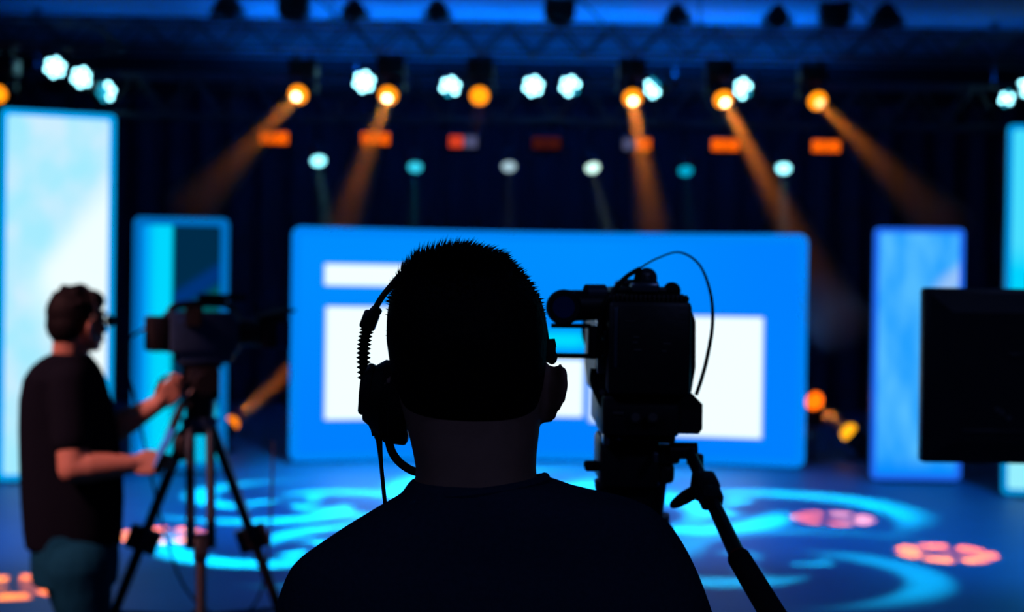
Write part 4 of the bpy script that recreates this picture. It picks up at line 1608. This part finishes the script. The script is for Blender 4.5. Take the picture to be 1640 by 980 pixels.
box(b, wt + V((-0.1, -0.7, 0.6)).normalized() * 0.034, (0.034, 0.034, 0.012), frame(V((-0.1, -0.7, 0.6)), wd), bev=0.004)
obj('case', b, M_BLACK, wa)
ph = thing('phone', PH, 'lit phone held low in the near hand of the standing man', 'phone')
pn = V((-0.86, -0.42, 0.42)).normalized()
PR3 = frame(pn, V((0.40, -0.1, 0.9)))
b = B()
box(b, PH, (0.074, 0.15, 0.009), PR3, bev=0.003)
obj('case', b, M_BLACK, ph)
b = B()
box(b, PH + pn * 0.005, (0.066, 0.14, 0.001), PR3)
obj('screen', b, emit('phone_glow', C(80, 130, 220), 0.7), ph)

# ------------------------------------------------------------------ second camera on its tripod
D3 = 5.25
q3 = lambda px, py, dy=0.0: P(px, py, D3 + dy)
c2 = thing('video_camera', q3(330, 585), 'dark video camera with blue sheen on the left tripod', 'camera')
CF = V((0.86, 0.51, 0)).normalized()
CRt = V((CF.y, -CF.x, 0))
CO = q3(322, 532)
CM = Matrix((CRt, CF, V((0, 0, 1)))).transposed()
L2 = lambda x, y, z: CO + CM @ V((x, y, z))
M_CAM2 = mat('satin_camera_baked_blue', (0.05, 0.11, 0.22), 0.34, 0.3)  # blue sheen of the screen light put into the base colour
b = B()
box(b, L2(0, 0.0, 0.0), (0.12, 0.26, 0.15), CM, bev=0.012)
box(b, L2(0, 0.01, -0.09), (0.10, 0.20, 0.05), CM, bev=0.01)
obj('body', b, M_CAM2, c2)
b = B()
box(b, L2(0, -0.165, -0.005), (0.10, 0.07, 0.13), CM, bev=0.01)
obj('battery', b, M_PLASTIC, c2)
b = B()
tube(b, smooth_path([L2(0, -0.12, 0.075), L2(0, -0.08, 0.10), L2(0, 0.08, 0.105), L2(0, 0.13, 0.075)]), 0.014, 10)
obj('top_handle', b, M_PLASTIC, c2)
b = B()
cyl(b, L2(0, 0.13, 0), L2(0, 0.23, 0), 0.05, 0.048, 24)
obj('lens_barrel', b, M_PLASTIC, c2)
b = B()
box(b, L2(0, 0.265, 0.0), (0.15, 0.08, 0.12), CM, bev=0.01)
box(b, L2(0, 0.28, 0.07), (0.17, 0.12, 0.012), CM @ Matrix.Rotation(0.25, 3, 'X'), bev=0.003)
mb = obj('matte_box', b, M_RUBBER, c2)
b = B()
box(b, L2(0.088, 0.29, -0.01), (0.004, 0.06, 0.10), CM @ Matrix.Rotation(0.3, 3, 'Z'), bev=0.001)
obj('side_flag', b, M_GLASS, mb)
b = B()
box(b, L2(0.10, -0.06, 0.06), (0.09, 0.012, 0.07), CM @ Matrix.Rotation(0.35, 3, 'Z'), bev=0.003)
obj('viewfinder_screen', b, M_PLASTIC, c2)
b = B()
cyl(b, L2(0.03, -0.02, 0.13), L2(0.03, 0.16, 0.13), 0.013, 0.013, 14)
obj('microphone', b, M_FOAM, c2)
b = B()
tube(b, smooth_path([L2(-0.02, -0.19, 0.02), L2(-0.06, -0.26, -0.06), L2(-0.03, -0.22, -0.3), L2(0.02, -0.14, -0.7), L2(0.05, -0.05, -0.95), L2(0.1, 0.1, -1.05), L2(0.16, 0.2, -0.9), L2(0.1, 0.25, -0.4)]), 0.005, 8)
obj('cable', b, M_CABLE, c2)

t2 = thing('camera_tripod', (CO.x, CO.y, 0), 'twin tube tripod with spread legs under the left video camera', 'tripod')
zb = CO.z - 0.115
b = B()
box(b, V((CO.x, CO.y, zb - 0.008)), (0.09, 0.14, 0.016), CM, bev=0.003)
obj('quick_plate', b, M_PLASTIC, t2)
b = B()
box(b, V((CO.x, CO.y, zb - 0.075)), (0.10, 0.12, 0.12), CM, bev=0.012)
cyl(b, V((CO.x, CO.y, zb - 0.07)) - CRt * 0.075, V((CO.x, CO.y, zb - 0.07)) + CRt * 0.075, 0.04, seg=20)
cyl(b, V((CO.x, CO.y, zb - 0.20)), V((CO.x, CO.y, zb - 0.13)), 0.05, 0.055, 24)
obj('fluid_head', b, M_PLASTIC, t2)
b = B()
hs_ = V((CO.x, CO.y, zb - 0.09)) - CF * 0.05 + CRt * 0.07
cyl(b, hs_, q3(292, 648, -0.1), 0.009, seg=12)
obj('pan_bar', b, M_CAMB, t2)
b = B()
cyl(b, q3(292, 648, -0.1), q3(270, 700, -0.18), 0.014, 0.016, 14)
obj('handle_grip', b, M_FOAM, t2)
b = B()
ball(b, q3(292, 712, -0.05), (0.035, 0.03, 0.06))
cyl(b, q3(296, 690, -0.05), q3(312, 668, 0.0), 0.012, seg=10)
obj('drag_knob', b, M_PLASTIC, t2)
ap2 = V((CO.x, CO.y, zb - 0.20))
b = B()
cyl(b, ap2 - V((0, 0, 0.06)), ap2, 0.06, 0.07, 24)
obj('bowl', b, M_CAM2, t2)
M_LEG2 = mat('satin_leg_tube', (0.012, 0.03, 0.05), 0.35, 0.0, spec=0.3)
tripod_legs(t2, ap2 - V((0, 0, 0.04)), [math.radians(188), math.radians(12), math.radians(285)], 0.47, M_LEG2, M_PLASTIC, 0.018, 0.036, 0.36)
b = B()
mz = V((CO.x, CO.y, 0.45))
for a in (188, 12, 285):
    r_ = math.radians(a)
    cyl(b, mz, mz + V((math.cos(r_), math.sin(r_), 0)) * 0.32 + V((0, 0, 0.02)), 0.010, seg=10)
ball(b, mz, 0.03)
obj('spreader', b, M_PLASTIC, t2)

# ------------------------------------------------------------------ monitor on a stand at the right, seen from behind
D4 = 3.2
q4 = lambda px, py, dy=0.0: P(px, py, D4 + dy)
A4, Z4 = q4(1481, 460), q4(1481, 741)
MW, MH = 0.68, A4.z - Z4.z
mc = V((A4.x + MW / 2, D4, (A4.z + Z4.z) / 2))
mon = thing('monitor', (mc.x, D4 - 0.09, 0), 'black monitor seen from behind at the right edge', 'monitor')
M_MON = mat('glossy_black_case', (0.020, 0.030, 0.042), 0.36, scale=15, bump=0.01)
b = B()
box(b, mc + V((0, 0.02, 0)), (MW, 0.04, MH), bev=0.008)
case = obj('case', b, M_MON, mon)
b = B()
f0 = [(-MW / 2 + 0.012, -MH / 2 + 0.012), (MW / 2 - 0.012, -MH / 2 + 0.012), (MW / 2 - 0.012, MH / 2 - 0.012), (-MW / 2 + 0.012, MH / 2 - 0.012)]
f1 = [(-MW / 2 + 0.06, -MH / 2 + 0.05), (MW / 2 - 0.06, -MH / 2 + 0.05), (MW / 2 - 0.06, MH / 2 - 0.055), (-MW / 2 + 0.06, MH / 2 - 0.055)]
va = [b.verts.new(mc + V((x, 0.0, z))) for x, z in f0]
vb = [b.verts.new(mc + V((x, -0.018, z))) for x, z in f1]
b.faces.new(vb)
b.faces.new(va[::-1])
for i in range(4):
    b.faces.new((va[i], va[(i + 1) % 4], vb[(i + 1) % 4], vb[i]))
obj('back_cover', b, M_MON, mon, angle=20)
b = B()
box(b, mc + V((0, 0.0415, 0)), (MW - 0.03, 0.003, MH - 0.03))
obj('panel', b, M_GLASS, mon)
c_ = q4(1585, 690)
for (px0, py0, px1, py1) in ((1535, 687, 1640, 692), (1610, 566, 1640, 569)):
    a, d_ = q4(px0, py0), q4(px1, py1)
    b = B()
    box(b, V(((a.x + d_.x) / 2, D4 - 0.019, (a.z + d_.z) / 2)), (d_.x - a.x, 0.008, a.z - d_.z + 0.003), bev=0.001)
    obj('cover_ridge', b, mat('grey_ridge', (0.05, 0.06, 0.075), 0.3), mon)
for px, py in ((1592, 655), (1600, 660), (1610, 668)):
    p = q4(px, py)
    b = B()
    cyl(b, V((p.x, D4 - 0.023, p.z)), V((p.x, D4 - 0.012, p.z)), 0.006, seg=12)
    obj('cover_screw', b, M_ALU, mon)
b = B()
box(b, mc + V((0.02, -0.045, 0.02)), (0.12, 0.06, 0.12), bev=0.004)
obj('mount_plate', b, M_BLACK, mon)
b = B()
cyl(b, (mc.x + 0.02, D4 - 0.085, 0.03), (mc.x + 0.02, D4 - 0.085, mc.z + 0.08), 0.022, seg=18)
obj('pole', b, M_BLACK, mon)
b = B()
cyl(b, (mc.x + 0.02, D4 - 0.085, 0.0), (mc.x + 0.02, D4 - 0.085, 0.03), 0.24, 0.22, 32)
obj('base', b, M_BLACK, mon)
